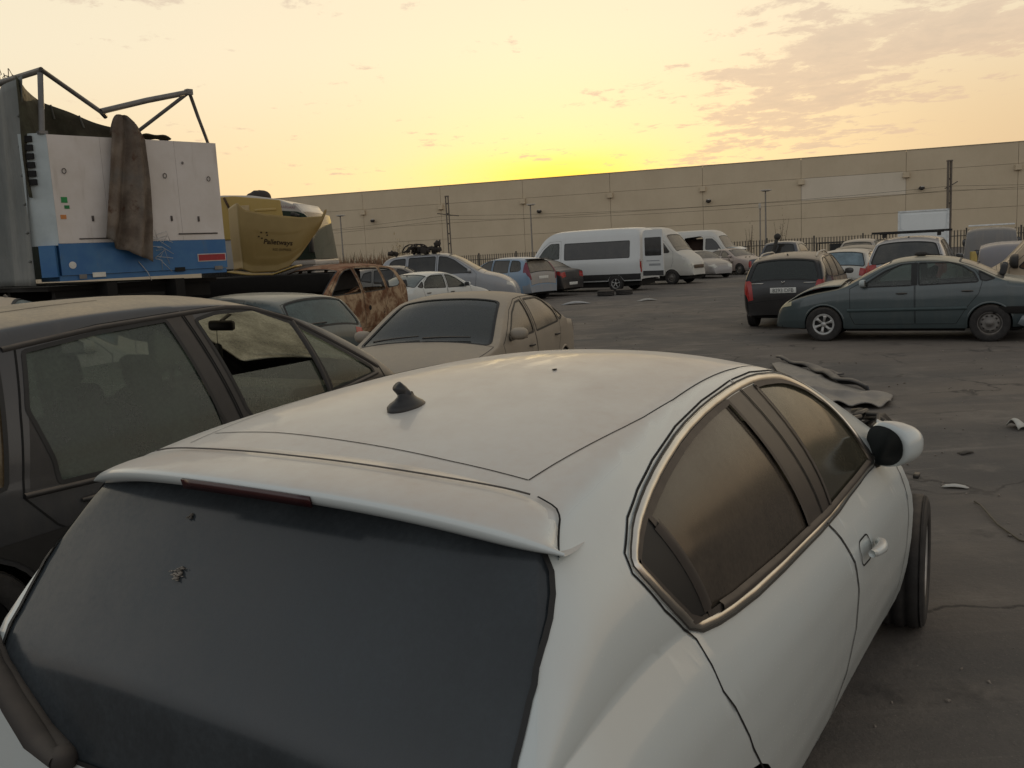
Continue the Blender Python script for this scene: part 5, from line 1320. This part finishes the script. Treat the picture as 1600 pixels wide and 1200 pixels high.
    box(bm, (-.004, -.865, 2.375), (.012, .62, .018)); box(bm, (-.004, .62, 2.34), (.012, .5, .014))
    obj('wall_hook', bm, simple('hook_dark', (.06, .05, .045), .6), t)
    def sticker(name, y, z, w, h, mat, rot=0):
        b = bmesh.new(); box(b, (-.003, y, z), (.004, w, h), Matrix.Rotation(rot, 3, 'X')); return obj(name, b, mat, t, False)
    sticker('green_sticker', 1.01, 2.86, .08, .075, simple('sticker_green', (.02, .22, .06), .6)); sticker('green_sticker', .985, 2.765, .065, .045, simple('sticker_green_dark', (.015, .15, .045), .6))
    sticker('orange_sticker', 1.045, 2.635, .075, .055, simple('sticker_orange', (.50, .20, .06), .6))
    bm = bmesh.new(); bmesh.ops.create_cone(bm, cap_ends=True, segments=24, radius1=.048, radius2=.048, depth=.006, matrix=Matrix.Translation((-.003, 1.0, 1.99)) @ Matrix.Rotation(pi/2, 4, 'Y')); obj('round_sticker', bm, simple('sticker_white', (.55, .55, .52), .6), t, False)
    s_ = sticker('red_board', -1.045, 2.015, .46, .115, simple('frame_pale', (.45, .40, .38), .6)); s2 = sticker('red_panel', -1.045, 2.015, .43, .09, simple('board_red', (.26, .02, .025), .45)); s2.location.x = -.003; s2.parent = s_
    sticker('clearance_lamp', .66, 1.845, .18, .065, CLEARL); sticker('lamp_bracket', .88, 1.83, .10, .06, steel); sticker('lamp_bracket', -.52, 1.86, .16, .06, dark); sticker('lamp_bracket', -1.14, 1.855, .13, .055, steel)
    bm = bmesh.new()
    for k in range(12):
        a = Vector((-.03, -.12+q.uniform(-.1, .02), 2.25+q.uniform(-.25, .15))); tube(bm, [a, a+Vector((-.03, q.uniform(-.25, 0), q.uniform(-.05, .12))), a+Vector((-.02, q.uniform(-.3, .05), q.uniform(-.2, .02)))], .004, 4)
    tube(bm, [(-.02, .1, 2.0), (-.02, -.02, 1.84), (-.03, -.06, 1.72)], .006, 4); obj('loose_thread', bm, simple('thread_pale', (.42, .42, .42), .8), t)
    # old brown blanket hung over the wall
    cloth = NT('brown_cloth'); n = cloth
    c = n.mix(n.ramp(n.noise(2.6, 6, .65), .35, .68), (.10, .078, .062), (.19, .158, .128)); c = n.mix(n.ramp(n.noise(4.2, 6, .7), .56, .72), c, (.07, .035, .022)); c = n.mix(n.math('MULTIPLY', n.ramp(n.noise(1.8, 4), .5, .7), .7), c, (.13, .125, .115))
    cloth = n.done(n.bsdf(c, .95, 0, .1, 0, n.bump(n.noise(90, 3), .3, .004)))
    L = [(0, 4.03), (.06, 3.98), (.2, 3.75), (.35, 3.49), (.75, 2.75), (1, 2.33)]; bm = bmesh.new()
    Lp = [(0, .20, 4.02), (.12, .27, 3.95), (.35, .37, 3.45), (.7, .50, 2.75), (1, .59, 2.34)]; Rp = [(0, .05, 4.00), (.08, -.08, 3.90), (.2, -.17, 3.70), (.45, -.17, 3.16), (.75, -.15, 2.58), (1, -.08, 2.0)]
    Ly, Lz = [(a, b) for a, b, c_ in Lp], [(a, c_) for a, b, c_ in Lp]; Ry, Rz = [(a, b) for a, b, c_ in Rp], [(a, c_) for a, b, c_ in Rp]
    def cf(u, v):
        y = lerp(itp(Ly, v), itp(Ry, v), u); z = lerp(itp(Lz, v), itp(Rz, v), u)-.05*sin(pi*u)*v+.015*sin(17*u)*v
        fold = (.10*(1+sin(u*10.5+1.3*v+.2))*(.7+.3*sin(2.2*u))+.035*(1+sin(u*25+4*v)))*(.22+.78*v)+.02*sin(8*v+5*u)*v
        return Vector((-.035-fold-.05*(1-v)*sin(pi*u), y, z))
    sheet(bm, cf, 60, 40)
    sheet(bm, lambda u, v: cf(u, 0)+Vector((.25*v, .02*v, -.25*v*v)), 60, 6)
    bmesh.ops.remove_doubles(bm, verts=bm.verts[:], dist=.001)
    cl = solid(obj('hanging_blanket', bm, cloth), .01, 0); cl.matrix_world = Matrix.Translation((-5.17, 13.19, 0)) @ Matrix.Rotation(radians(135.9), 4, 'Z')
    tag(cl, 'stained brown blanket hanging over the white trailer wall', 'blanket')
    bm = bmesh.new(); sheet(bm, lambda u, v: Vector((.05+.25*v, lerp(-.12, -.62, u), 3.71+.10*sin(pi*(.1+.8*u))*(1-.2*v)+.02*sin(9*u))), 12, 5); solid(bm and obj('tarp_scrap', bm, inner, t), .02)
    # tangle of wire on the curtain roof
    bm = bmesh.new()
    for k in range(14):
        c0 = Vector((1.2+q.uniform(-.5, .5), 1.3+q.uniform(-.2, .2), 4.48)); r = q.uniform(.08, .22); a0 = q.uniform(0, 3); tube(bm, [c0+Vector((cos(a0+j*.6)*r, .2*r*sin(j), abs(sin(a0+j*.6))*r*.9)) for j in range(8)], .006, 4)
    for k in range(9):
        c0 = Vector((2.2+q.uniform(-.8, .9), 1.3, 4.45)); tube(bm, [c0, c0+Vector((q.uniform(-.3, .3), 0, q.uniform(.1, .3))), c0+Vector((q.uniform(-.6, .6), 0, q.uniform(.05, .35)))], .005, 4)
    w = obj('wire_tangle', bm, simple('wire_brown', (.10, .085, .06), .7)); w.matrix_world = cl.matrix_world
    tag(w, 'tangle of thin wire on top of the grey trailer curtain', 'wire')

def build_lorry():
    yel = paint('cab_yellow', (.42, .285, .07), .25, .10, (.42, .34, .22), .4, .3)
    yel2 = NT('fairing_yellow'); n = yel2
    c = n.mix(n.ramp(n.noise(1.1, 5, .6), .3, .75), (.235, .160, .052), (.29, .205, .072)); c = n.mix(n.math('MULTIPLY', n.ramp(n.noise(4, 5, .65), .55, .8), .4), c, (.22, .15, .06)); yel2 = n.done(n.bsdf(c, .5, 0, .4))
    whm = paint('cab_white', (.42, .40, .37), .4, .15, DUST)
    t = thing('cab_lorry', 'yellow-sided lorry cab with white visor and dark side glass, behind the loose fairing', 'lorry', (-6.95, 23.45, 0), radians(-3))
    bm = bmesh.new(); P = roundpoly([(-.4, .8), (-.4, 3.48), (.3, 3.56), (1.0, 3.52), (1.65, 3.40), (2.05, 3.24), (2.28, 2.98), (2.40, 1.98), (2.43, 1.86), (2.40, .6)], .08, 3); prism(bm, P, -1.2, 1.2)
    bevmod(obj('cab_body', bm, whm, t, False), .05, 3)
    bm = bmesh.new(); prism(bm, roundpoly([(-.6, 2.5), (-.6, 3.50), (.6, 3.52), (1.72, 3.37), (1.80, 2.5)], .04, 3), -1.235, -1.19); bevmod(obj('side_panel', bm, yel, t, False), .012)
    bm = bmesh.new(); box(bm, (1.35, -1.238, 3.16), (.52, .02, .06), bev=.006); obj('panel_rib', bm, yel, t)
    bm = bmesh.new(); box(bm, (.75, -1.238, 3.18), (.42, .02, .22), bev=.008); obj('panel_patch', bm, simple('patch_buff', (.40, .30, .16), .6), t)
    bm = bmesh.new(); box(bm, (.45, -1.23, 3.30), (.05, .06, .42), Matrix.Rotation(radians(-22), 3, 'Y')); obj('dark_strap', bm, simple('strap_brown', (.06, .035, .02), .9), t)
    g = glass('cab_glass', (.012, .024, .02), .12, 0, dcol=(.17, .23, .19), rough=.05)
    def front(z): return itp([(.6, 2.40), (1.86, 2.43), (1.98, 2.40), (2.98, 2.28), (3.24, 2.05)], z)
    bm = bmesh.new(); sheet(bm, lambda u, v: Vector((front(lerp(1.96, 3.0, v))+.05-.03*abs(2*u-1)**3, lerp(-1.21, 1.21, u), lerp(1.94, 3.06, v))), 14, 8); obj('windscreen', bm, g, t)
    bm = bmesh.new(); prism(bm, roundpoly([(1.50, 1.94), (1.50, 3.12), (2.16, 3.12), (2.34, 2.95), (2.47, 1.94)], .03, 3), -1.226, -1.19); obj('side_window', bm, g, t, False)
    bm = bmesh.new(); sheet(bm, lambda u, v: Vector((front(lerp(3.06, 3.28, v))+.10-.12*abs(2*u-1)**3, lerp(-1.2, 1.2, u), lerp(3.06, 3.28, v))), 12, 3); solid(obj('sun_visor', bm, whm, t), .03)
    bm = bmesh.new(); prism(bm, [(1.72, 3.12), (1.72, 3.33), (2.08, 3.23), (2.26, 3.02), (2.1, 3.08)], -1.228, -1.20); obj('visor_side', bm, whm, t, False)
    text_mesh('visor_lettering', 'LLEGARE', .085, simple('faded_print', (.22, .12, .14), .8), t, (1.90, -1.231, 3.19), (pi/2, radians(9), 0))
    bm = bmesh.new(); box(bm, (2.05, -.0, 1.86), (.80, 2.43, .11), bev=.015); obj('bumper_strip', bm, whm, t)
    bm = bmesh.new(); tube(bm, [(2.2, -1.2, 2.95), (2.36, -1.34, 2.85), (2.40, -1.36, 2.3)], .02, 6); box(bm, (2.42, -1.36, 2.3), (.10, .16, .42), bev=.03)
    for k in range(6): box(bm, (2.0+.06*k, -1.24+.02*k, 3.02-.02*k), (.1, .08, .09), Euler((k, k*2, k)).to_matrix(), .02)
    obj('mirror', bm, BLACK, t)
    bm = bmesh.new(); box(bm, (.9, 0, .62), (3.2, 1.6, .5)); box(bm, (1.0, -1.0, 1.3), (2.75, .4, 1.0)); obj('chassis', bm, UNDER, t)
    for y0 in (1.0, -1.0): wheel(t, 1.3, y0, .5, .32)
    # black bag on the roof
    bm = bmesh.new(); bmesh.ops.create_icosphere(bm, subdivisions=3, radius=1)
    for v in bm.verts: v.co = Vector((math.copysign(abs(v.co.x)**.6, v.co.x)*.40, v.co.y*.3, max(-.35, v.co.z)*.19*(1.15 if v.co.x > -.2 else .8)))
    b = obj('black_bag', bm, simple('bag_black', (.03, .022, .018), .7)); b.location = (-5.95, 22.7, 3.49); b.rotation_euler = (0, .08, 0); b.scale = (.75, .8, .85); tag(b, 'black rounded bag on top of the yellow cab', 'bag')
    # the loose roof fairing, propped on a flat bed
    f = thing('roof_fairing', 'loose curved yellow roof fairing with black lettering, leaning before the lorry cab', 'lorry part', (-5.0, 20.0, 0))
    top = [(0, -1.06, 3.13), (.17, -.73, 3.20), (.26, -.58, 3.04), (.42, -.09, 2.92), (.72, .62, 2.82), (.93, 1.05, 2.83), (1, 1.13, 2.98)]
    bot = [(0, -1.05, 1.77), (.15, -.74, 1.80), (.3, -.52, 1.70), (.55, .01, 1.70), (.68, .28, 1.79), (.78, .53, 2.01), (.88, .76, 2.31), (.96, .97, 2.63), (1, 1.11, 2.94)]
    def l2(L, s): return itp([(a, b) for a, b, c_ in L], s), itp([(a, c_) for a, b, c_ in L], s)
    bm = bmesh.new()
    def ff(u, v):
        xt, zt = l2(top, u); xb, zb = l2(bot, u); dep = .55*max(0, (.19-u)/.19)**1.1+.30*max(0, (u-.55)/.45)**2
        bulge = -.05*sin(pi*v)
        pan = .006 if (.335 < u < .76 and .27 < v < .70) else 0
        return Vector((lerp(xb, xt, v), dep+bulge+pan-.05*max(0, .12-v)/.12, lerp(zb, zt, v)))
    sheet(bm, ff, 80, 40); solid(obj('fairing_shell', bm, yel2, f), .025, 1)
    bm = bmesh.new(); tube(bm, [ff(u, 1.0) for u in [k/40 for k in range(41)]], .018, 6); obj('rolled_edge', bm, yel2, f)
    bm = bmesh.new()
    sheet(bm, lambda u, v: Vector((lerp(-1.05, .45, u), lerp(-.08, .5, v), itp([(0, 1.76), (.3, 1.68), (.65, 1.66), (1, 1.82)], u)+.01*v)), 14, 4); solid(obj('fairing_lip', bm, yel, f), .03)
    def onshell(o_, off):
        grid = [(u/60, v/40, ff(u/60, v/40)) for u in range(61) for v in range(41)]
        L_ = o_.matrix_basis; me = o_.data
        for vtx in me.vertices:
            w = L_ @ vtx.co; g_ = sorted(grid, key=lambda g_: (g_[2].x-w.x)**2+(g_[2].z-w.z)**2)[:4]; ws = [1/(1e-4+(k_[2].x-w.x)**2+(k_[2].z-w.z)**2) for k_ in g_]
            vtx.co = Vector((w.x, sum(a_*b_[2].y for a_, b_ in zip(ws, g_))/sum(ws)-off-.026, w.z))
        o_.matrix_basis = Matrix.Identity(4)
    tx1 = text_mesh('fairing_lettering', 'Palletways', .150, simple('letter_brown', (.035, .018, .012), .7), f, (.10, -.058, 2.325), (pi/2, radians(6.5), 0), .002, .18, bold=.003)
    tx2 = text_mesh('fairing_lettering', 'RED EXPRESS', .068, simple('letter_brown', (.035, .018, .012), .7), f, (.17, -.052, 2.165), (pi/2, radians(4), 0), .002, .12)
    bm = bmesh.new()
    for x, z in ((-.24, 2.555), (-.125, 2.545), (-.115, 2.49), (-.30, 2.47), (-.235, 2.43)): prism(bm, [(x-.025, z-.012), (x+.012, z-.016), (x+.025, z+.012), (x-.010, z+.016)], -.06, -.05)
    em = obj('fairing_emblem', bm, simple('letter_brown', (.035, .018, .012), .7), f, False)
    bpy.context.view_layer.update()
    for o_ in (tx1, tx2, em): onshell(o_, .004)
    b = thing('flatbed', 'black flat-bed chassis under the yellow fairing', 'trailer', (-5.9, 20.5, 0), radians(-8))
    bm = bmesh.new(); box(bm, (0, .3, 1.42), (4.6, 2.2, .40), bev=.02); box(bm, (0, .3, .95), (4.4, 1.2, .6)); obj('bed', bm, UNDER, b)
    for x0 in (-1.2, 1.0): wheel(b, x0, -.6, .48, .3); wheel(b, x0, 1.2, .48, .3)

# ================================================================== warehouse, fence, poles, weeds, litter
WO, WD = Vector((-16.3, 116, 0)), Vector((.95265, -.30407, 0)); WN = Vector((-.30407, -.95265, 0))
WROT = math.atan2(WD.y, WD.x)
def build_place():
    q = random.Random(33)
    # ---- warehouse: precast panels, each a slab with an open joint
    t = thing('warehouse', 'long beige precast warehouse filling the background', 'building', WO, WROT)
    def wallmat(name, a, b):
        n = NT(name); c = n.mix(n.ramp(n.noise(.22, 6, .65), .3, .72), a, b); c = n.mix(n.math('MULTIPLY', n.ramp(n.noise(.9, 6, .7, stretch=(1.6, 1, .25)), .5, .8), .3), c, tuple(k*.8 for k in a))
        return n.done(n.bsdf(c, .92, 0, .15, 0, n.bump(n.noise(6, 5), .15, .02)))
    wm, wl = wallmat('precast_beige', (.52, .43, .305), (.58, .485, .35)), wallmat('precast_pale', (.60, .53, .42), (.66, .58, .47))
    J = [-74.4+10.5*k for k in range(20)]; J = [j+(-1.35+.02-(-74.4+10.5*7))*1. for j in J]; Z = [-.3, 1.65, 3.85, 5.75, 8.1, 10.25]
    bm = bmesh.new(); pale = None
    for i, (a, b) in enumerate(zip(J, J[1:])):
        for k, (z0, z1) in enumerate(zip(Z, Z[1:])):
            if abs(a-51.2) < 3 and k == 3: pale = (a, b, z0, z1); continue
            box(bm, ((a+b)/2, .1, (z0+z1)/2), (b-a-.035, .2, z1-z0-.03))
    obj('wall_panel', bm, wm, t, False)
    if pale: a, b, z0, z1 = pale; bm = bmesh.new(); box(bm, ((a+b)/2, .1, (z0+z1)/2), (b-a-.035, .19, z1-z0-.03)); obj('pale_panel', bm, wl, t, False)
    bm = bmesh.new(); box(bm, (20, .3, 4.9), (230, .2, 10.4)); box(bm, (20, 30, 4.7), (229, 59, 9.9)); obj('wall_core', bm, simple('joint_dark', (.30, .24, .175), .95), t, False)
    bm = bmesh.new(); box(bm, (20, .12, 10.28), (230, .34, .06)); obj('coping', bm, simple('coping_metal', (.30, .25, .19), .6), t, False)
    for j in J[4:17]:
        bm = bmesh.new(); box(bm, (j, -.14, 7.75), (.62, .28, .55), bev=.02); box(bm, (j, -.16, 7.50), (.7, .34, .07)); o = obj('rainwater_hopper', bm, wm, t, False)
    for s_, z in ((.08, 6.62), (21.72, 6.42), (41.32, 6.35), (63.15, 6.25)):
        bm = bmesh.new(); bmesh.ops.create_uvsphere(bm, u_segments=14, v_segments=8, radius=.30, matrix=Matrix.Translation((s_, -.45, z)) @ Matrix.Diagonal((1, .8, .75, 1))); tube(bm, [(s_-.25, 0, z-.05), (s_-.2, -.3, z+.05)], .05, 6); o = obj('floodlight', bm, simple('lamp_dark', (.035, .03, .026), .6), t)
        bm = bmesh.new(); box(bm, (s_+.06, -.52, z+.16), (.34, .3, .12), bev=.04); obj('floodlight_cap', bm, simple('lamp_pale', (.50, .46, .40), .5), o)
    # ---- palisade fence in bays
    F0 = Vector((32.0, 51.2, 0)); FD = Vector((-.93, .368, 0)); rot = math.atan2(FD.y, FD.x)
    t = thing('palisade_fence', 'dark palisade fence along the back of the yard before the warehouse', 'fence', F0, rot)
    fm = simple('fence_steel', (.075, .068, .058), .7, .2)
    bm0 = bmesh.new(); x = .12
    while x < 2.68:
        w = .055; box(bm0, (x, 0, .93), (w, .012, 1.62)); prism(bm0, [(x-w/2, 1.74), (x+w/2, 1.74), (x, 1.82)], -.006, .006); x += .17
    for z in (.35, 1.45): box(bm0, (1.4, .03, z), (2.75, .03, .05))
    me = None
    for k in range(15):
        if me is None: o = obj('fence_panel', bm0, fm, t, False); me = o.data
        else: o = obj('fence_panel', me, None, t)
        o.location = (2.8*k, 0, 0)
    bm1 = bmesh.new(); box(bm1, (0, .02, .95), (.09, .09, 1.9)); pe = None
    for k in range(16):
        if pe is None: o = obj('fence_post', bm1, fm, t, False); pe = o.data
        else: o = obj('fence_post', pe, None, t)
        o.location = (2.8*k, 0, 0)
    # ---- poles and lamps
    conc = simple('pole_concrete', (.13, .11, .09), .85)
    def pole(x, y, h, arm, label, twin=True):
        p = thing('utility_pole', label, 'pole', (x, y, 0)); bm = bmesh.new()
        for dx in ((-.10, .10) if twin else (0,)): box(bm, (dx, 0, h/2), (.10, .16, h))
        for k in range(int(h/.8)): box(bm, (0, 0, .4+.8*k), (.2, .08, .12))
        obj('shaft', bm, conc, p, False); bm = bmesh.new(); box(bm, (0, 0, h+.03), (.34, .22, .10)); obj('pole_cap', bm, conc, p, False)
        bm = bmesh.new(); tube(bm, arm, .035, 5); obj('crossarm', bm, fm, p)
    pole(-4.49, 75, 6.55, [(-.85, 0, 5.25), (.9, 0, 4.98)], 'twin concrete pole with a crossarm on the left, above the silver people carrier')
    pole(29.98, 62, 6.35, [(-.3, 0, 4.58), (0, 0, 4.7), (.55, 0, 5.0)], 'thick concrete pole with a short bracket on the right, behind the box lorry')
    for z0, z1, nm in ((5.05, 4.72, 'upper'), (4.72, 4.45, 'lower')):
        bm = bmesh.new(); a, b = Vector((-4.49, 75, z0)), Vector((29.98, 62, z1)); c = Vector((60, 51, z1+.1)); e = Vector((-60, 98, z0+.2))
        pts = [e.lerp(a, k/8)-Vector((0, 0, .9*4*(k/8)*(1-k/8))) for k in range(8)]+[a.lerp(b, k/12)-Vector((0, 0, .45*4*(k/12)*(1-k/12))) for k in range(12)]+[b.lerp(c, k/8)-Vector((0, 0, .5*4*(k/8)*(1-k/8))) for k in range(9)]
        tube(bm, pts, .010, 5); tag(obj('overhead_cable', bm, simple('cable_dark', (.05, .045, .04), .8)), '%s of the two thin cables strung between the concrete poles' % nm, 'cable')
    lm = simple('lamp_grey', (.17, .15, .125), .7)
    for x, y, h, lab in ((-15.5, 88, 6.1, 'thin street lamp right of the yellow fairing, leftmost of three'), (2.56, 86, 6.1, 'thin street lamp above the light blue people carrier'), (21.61, 76, 5.76, 'thin street lamp above the dark blue pick-up')):
        p = thing('street_lamp', lab, 'street lamp', (x, y, 0), 0, 'street lamps before the warehouse'); bm = bmesh.new(); tube(bm, [(0, 0, 0), (0, 0, h)], [.09, .06], 8); obj('lamp_post', bm, lm, p)
        bm = bmesh.new(); box(bm, (.05, 0, h+.04), (.85, .35, .10), bev=.03); hd = obj('lamp_head', bm, simple('lamp_grey_light', (.42, .39, .34), .6), p)
        bm = bmesh.new(); box(bm, (.05, 0, h-.03), (.55, .25, .05)); obj('lamp_lens', bm, simple('lamp_lens_dull', (.12, .11, .10), .4), hd)
    p = thing('floodlight_post', 'short post with a small upright lamp beside the right street lamp', 'post', (17.24, 62, 0)); bm = bmesh.new(); tube(bm, [(0, 0, 0), (.02, 0, 3.9)], [.06, .045], 8); obj('post', bm, lm, p); bm = bmesh.new(); box(bm, (0, 0, 4.05), (.14, .2, .36), bev=.03); obj('lamp_head', bm, simple('lamp_grey_light', (.42, .39, .34), .6), p)
    # ---- dry weeds, scrub
    def blades(name, n_, cx, cy, sx, sy, h0, h1, mat, wd=.03, lean=.25):
        bm = bmesh.new()
        for k in range(n_):
            x, y = cx+q.uniform(-sx, sx), cy+q.uniform(-sy, sy); h = q.uniform(h0, h1)*(.6+.4*q.random()); a = q.uniform(0, pi); dx, dy = cos(a)*wd, sin(a)*wd; lx, ly = q.gauss(0, lean)*h, q.gauss(0, lean)*h
            v = [bm.verts.new(c) for c in ((x-dx, y-dy, 0), (x+dx, y+dy, 0), (x+dx*.6+lx*.5, y+dy*.6+ly*.5, h*.65), (x+lx, y+ly, h), (x-dx*.6+lx*.5, y-dy*.6+ly*.5, h*.65))]; bm.faces.new(v)
        return obj(name, bm, mat, None, False)
    g1 = simple('dry_weed', (.20, .115, .065), .95, var=.35, scale=3); g2 = simple('pale_plume', (.42, .34, .22), .95); g3 = simple('olive_scrub', (.075, .068, .035), .95, var=.4, scale=5); g4 = simple('weed_green', (.10, .09, .05), .95, var=.3)
    tag(blades('dry_grass', 6500, -7.4, 47, 4.2, 2.6, 1.2, 2.35, g1, .035, .16), kind='stuff', label='reddish dry grass behind the burnt car')
    tag(blades('tall_weeds', 700, -8.0, 49.5, 3.8, 1.0, 2.0, 2.8, g4, .02, .12), kind='stuff', label='tall olive weeds at the back of the dry grass')
    def shrub(name, label, cat, x, y, r, h, leaves, lm_, n_=900, stems=9, sz=.07):
        p = thing(name, label, cat, (x, y, 0)); bm = bmesh.new()
        tips = []
        for k in range(stems):
            a = q.uniform(0, 2*pi); rr = r*q.uniform(.2, .9); tip = Vector((cos(a)*rr, sin(a)*rr, h*q.uniform(.55, 1))); tips.append(tip); tube(bm, [(0, 0, 0), tip*.5+Vector((q.uniform(-.1, .1)*r, q.uniform(-.1, .1)*r, .05*h)), tip], [.025, .016, .006], 5)
        obj('stem', bm, simple('stem_brown', (.07, .05, .035), .9), p); bm = bmesh.new()
        for k in range(n_):
            tp = q.choice(tips); f = q.uniform(.3, 1.05); c = tp*f+Vector((q.gauss(0, .13)*r, q.gauss(0, .13)*r, q.gauss(0, .09)*h)); c.z = max(.02, c.z); R = Euler((q.uniform(0, 6), q.uniform(0, 6), q.uniform(0, 6))).to_matrix(); s_ = sz*q.uniform(.5, 1.3)
            bm.faces.new([bm.verts.new(c+R @ Vector(v)) for v in ((-s_*.4, 0, 0), (0, -s_*.25, 0), (s_, 0, 0), (0, s_*.3, 0))])
        obj('foliage', bm, lm_, p, False)
    shrub('plume_grass', 'pale feathery plume behind the silver people carrier roof', 'plant', -4.95, 44.5, .55, 2.6, 0, g2, 500, 7, .11)
    shrub('dead_bush', 'bare brown twig bush standing in the dry grass', 'bush', -6.7, 45, .5, 2.1, 0, g1, 160, 12, .06)
    shrub('scrub_bush', 'low olive scrub beside the pinkish saloon', 'bush', 13.0, 50.5, 1.1, 1.15, 0, g3, 2200, 14, .10)
    shrub('sapling', 'thin sapling rising behind the dark blue pick-up', 'sapling', 14.6, 54.5, .6, 3.4, 0, g4, 70, 6, .07)
    shrub('slender_sapling', 'slender leafy sapling right of the short lamp post', 'sapling', 18.6, 62, .8, 4.3, 0, g4, 90, 5, .08)
    # ---- litter
    grey = simple('skirt_grey', (.16, .15, .14), .6, var=.25, scale=5, updust=.6, dcol=(.24, .21, .175)); dk = simple('skirt_dark', (.05, .052, .058), .6, updust=.35)
    RX = [(0, 4.02), (.25, 4.10), (.55, 4.06), (.80, 4.20), (.87, 4.32), (.93, 4.20), (1, 4.10)]; LX = [(0, 3.85), (.4, 3.55), (.8, 3.40), (1, 3.42)]
    bm = bmesh.new()
    def sk(u, v):
        end = 9.62+.10*sin(6.5*v+.6)+.16*max(0, v-.75)*4*0; y = lerp(13.3, end, u)
        z = .035+.02*sin(3*u+2*v)+.075*math.exp(-((u-.78-.05*v)/.035)**2)*(1-.6*v)+.05*math.exp(-((u-.42)/.02)**2)*.4+.03*u*abs(sin(9*v))+.05*max(0, u-.92)*8*abs(sin(7*v+1))
        return Vector((lerp(itp(LX, u), itp(RX, u), v), y, z))
    sheet(bm, sk, 110, 26); tag(solid(obj('bumper_skin', bm, grey), .012), 'crumpled grey plastic panel lying on the ground ahead of the white hatchback', 'junk')
    bm = bmesh.new()
    WX = [(0, .13), (.06, .15), (.07, .10), (.13, .12), (.14, .07), (.34, .16), (.42, .30), (.56, .34), (.58, .20), (.72, .16), (.74, .10), (.86, .13), (1, .05)]
    def s2(u, v):
        y = lerp(13.6, 10.5, u); w = itp(WX, u); return Vector((itp(RX, max(0, (13.3-y)/3.7))-.03+w*v, y, .05+.07*sin(pi*min(1, .2+v))+.015*sin(23*u)))
    sheet(bm, s2, 90, 6); tag(solid(obj('radiator_shroud', bm, dk), .02), 'dark toothed plastic strip along the crumpled grey panel', 'junk')
    bm = bmesh.new(); tube(bm, [(3.12, 6.02, .01), (3.1, 5.9, .02), (3.0, 5.5, .012), (2.97, 5.2, .01), (3.1, 4.9, .01), (3.35, 4.7, .01)], .006, 5); tag(obj('wire', bm, simple('wire_brown', (.10, .085, .06), .7)), 'thin bent wire lying on the asphalt at the right', 'wire')
    bm = bmesh.new()
    sheet(bm, lambda u, v: Vector((4.60+.55*u, 8.12+.22*v+.04*sin(8*u), .02+.07*sin(pi*v)*(.6+.5*sin(7*u+2))+.02*sin(15*u))), 16, 8); tag(solid(obj('white_rag', bm, simple('rag_white', (.45, .44, .40), .9)), .01), 'crumpled white rag on the ground at the right edge', 'rag')
    def flat_tyre(x, y, label, tilt=0.):
        ty, rm = wheel_meshes(.33, .21, 'none'); o = obj('loose_tyre', ty); o.location = (x, y, .105); o.rotation_euler = (pi/2+tilt, 0, q.random()); tag(o, label, 'tyre', 'tyres lying by the minibus')
    flat_tyre(3.80, 35.2, 'loose tyre lying flat before the minibus rear wheel'); flat_tyre(4.55, 35.5, 'loose tyre just right of the one before the minibus rear wheel')
    bm = bmesh.new()
    for k in range(300):
        y = 3.2+abs(q.gauss(0, 1))*14; x = y*q.uniform(-.02, .62)+q.uniform(0, 1.2); s_ = q.uniform(.004, .014)*(1+y*.05)
        bmesh.ops.create_icosphere(bm, subdivisions=1, radius=s_, matrix=Matrix.Translation((x, y, s_*.25)) @ Euler((q.random()*3, q.random()*3, q.random()*3)).to_matrix().to_4x4() @ Matrix.Diagonal((1, q.uniform(.5, 1), q.uniform(.3, .7), 1)))
    tag(obj('gravel', bm, simple('stone_grey', (.19, .165, .14), .95, var=.4, scale=2), None, False), kind='stuff', label='loose stones scattered on the asphalt')
    sc = [(3.18, 6.41, .07, 'white_chip', 'small white plastic chip on the ground beyond the mirror', (.42, .41, .38)), (3.75, 7.4, .06, 'dark_chip', 'small dark scrap on the ground near the right edge', (.04, .035, .03)), (4.1, 6.6, .07, 'brown_chip', 'small brown scrap nearest the right edge', (.08, .06, .045)), (4.67, 30.7, .30, 'pale_sheet', 'pale torn sheet on the ground before the loose tyres', (.30, .29, .27)), (2.3, 30.9, .4, 'plastic_strip', 'long pale plastic strip on the ground before the charcoal saloon', (.30, .30, .30)), (.9, 20.6, .12, 'bright_scrap', 'bright scrap on the ground right of the beige saloon boot', (.45, .44, .42))]
    for x, y, s_, nm, lab, c in sc:
        bm = bmesh.new(); sheet(bm, lambda u, v: Vector(((u-.5)*s_*2.2*(1+.2*sin(6*v)), (v-.5)*s_*1.1, .012+.25*s_*sin(pi*u)*sin(2.5*v+.4))), 6, 5); o = solid(obj(nm, bm, simple('m_'+nm, c, .7)), .006); o.location = (x, y, 0); o.rotation_euler = (0, 0, q.uniform(-.5, .5)); tag(o, lab, 'litter')
    # black crate frame by the fence
    bm = bmesh.new()
    for y0 in (0, .9):
        tube(bm, [(0, y0, 0), (0, y0, 1.5), (1.75, y0, 1.5), (1.75, y0, 0)], .04, 6); tube(bm, [(0, y0, .75), (1.75, y0, .75)], .03, 6)
    for x0 in (0, 1.75): tube(bm, [(x0, 0, 1.5), (x0, .9, 1.5)], .04, 6)
    box(bm, (.9, .45, 1.1), (.7, .5, .7)); o = obj('cage_frame', bm, simple('black_frame', (.018, .017, .016), .7)); o.location = (15.6, 45.5, 0); o.rotation_euler = (0, 0, -.2); tag(o, 'black metal cage frame by the fence right of the pick-up', 'cage')
build_place()
build_trailer()
build_lorry()
build_cars()
build_mpv()
build_hero()
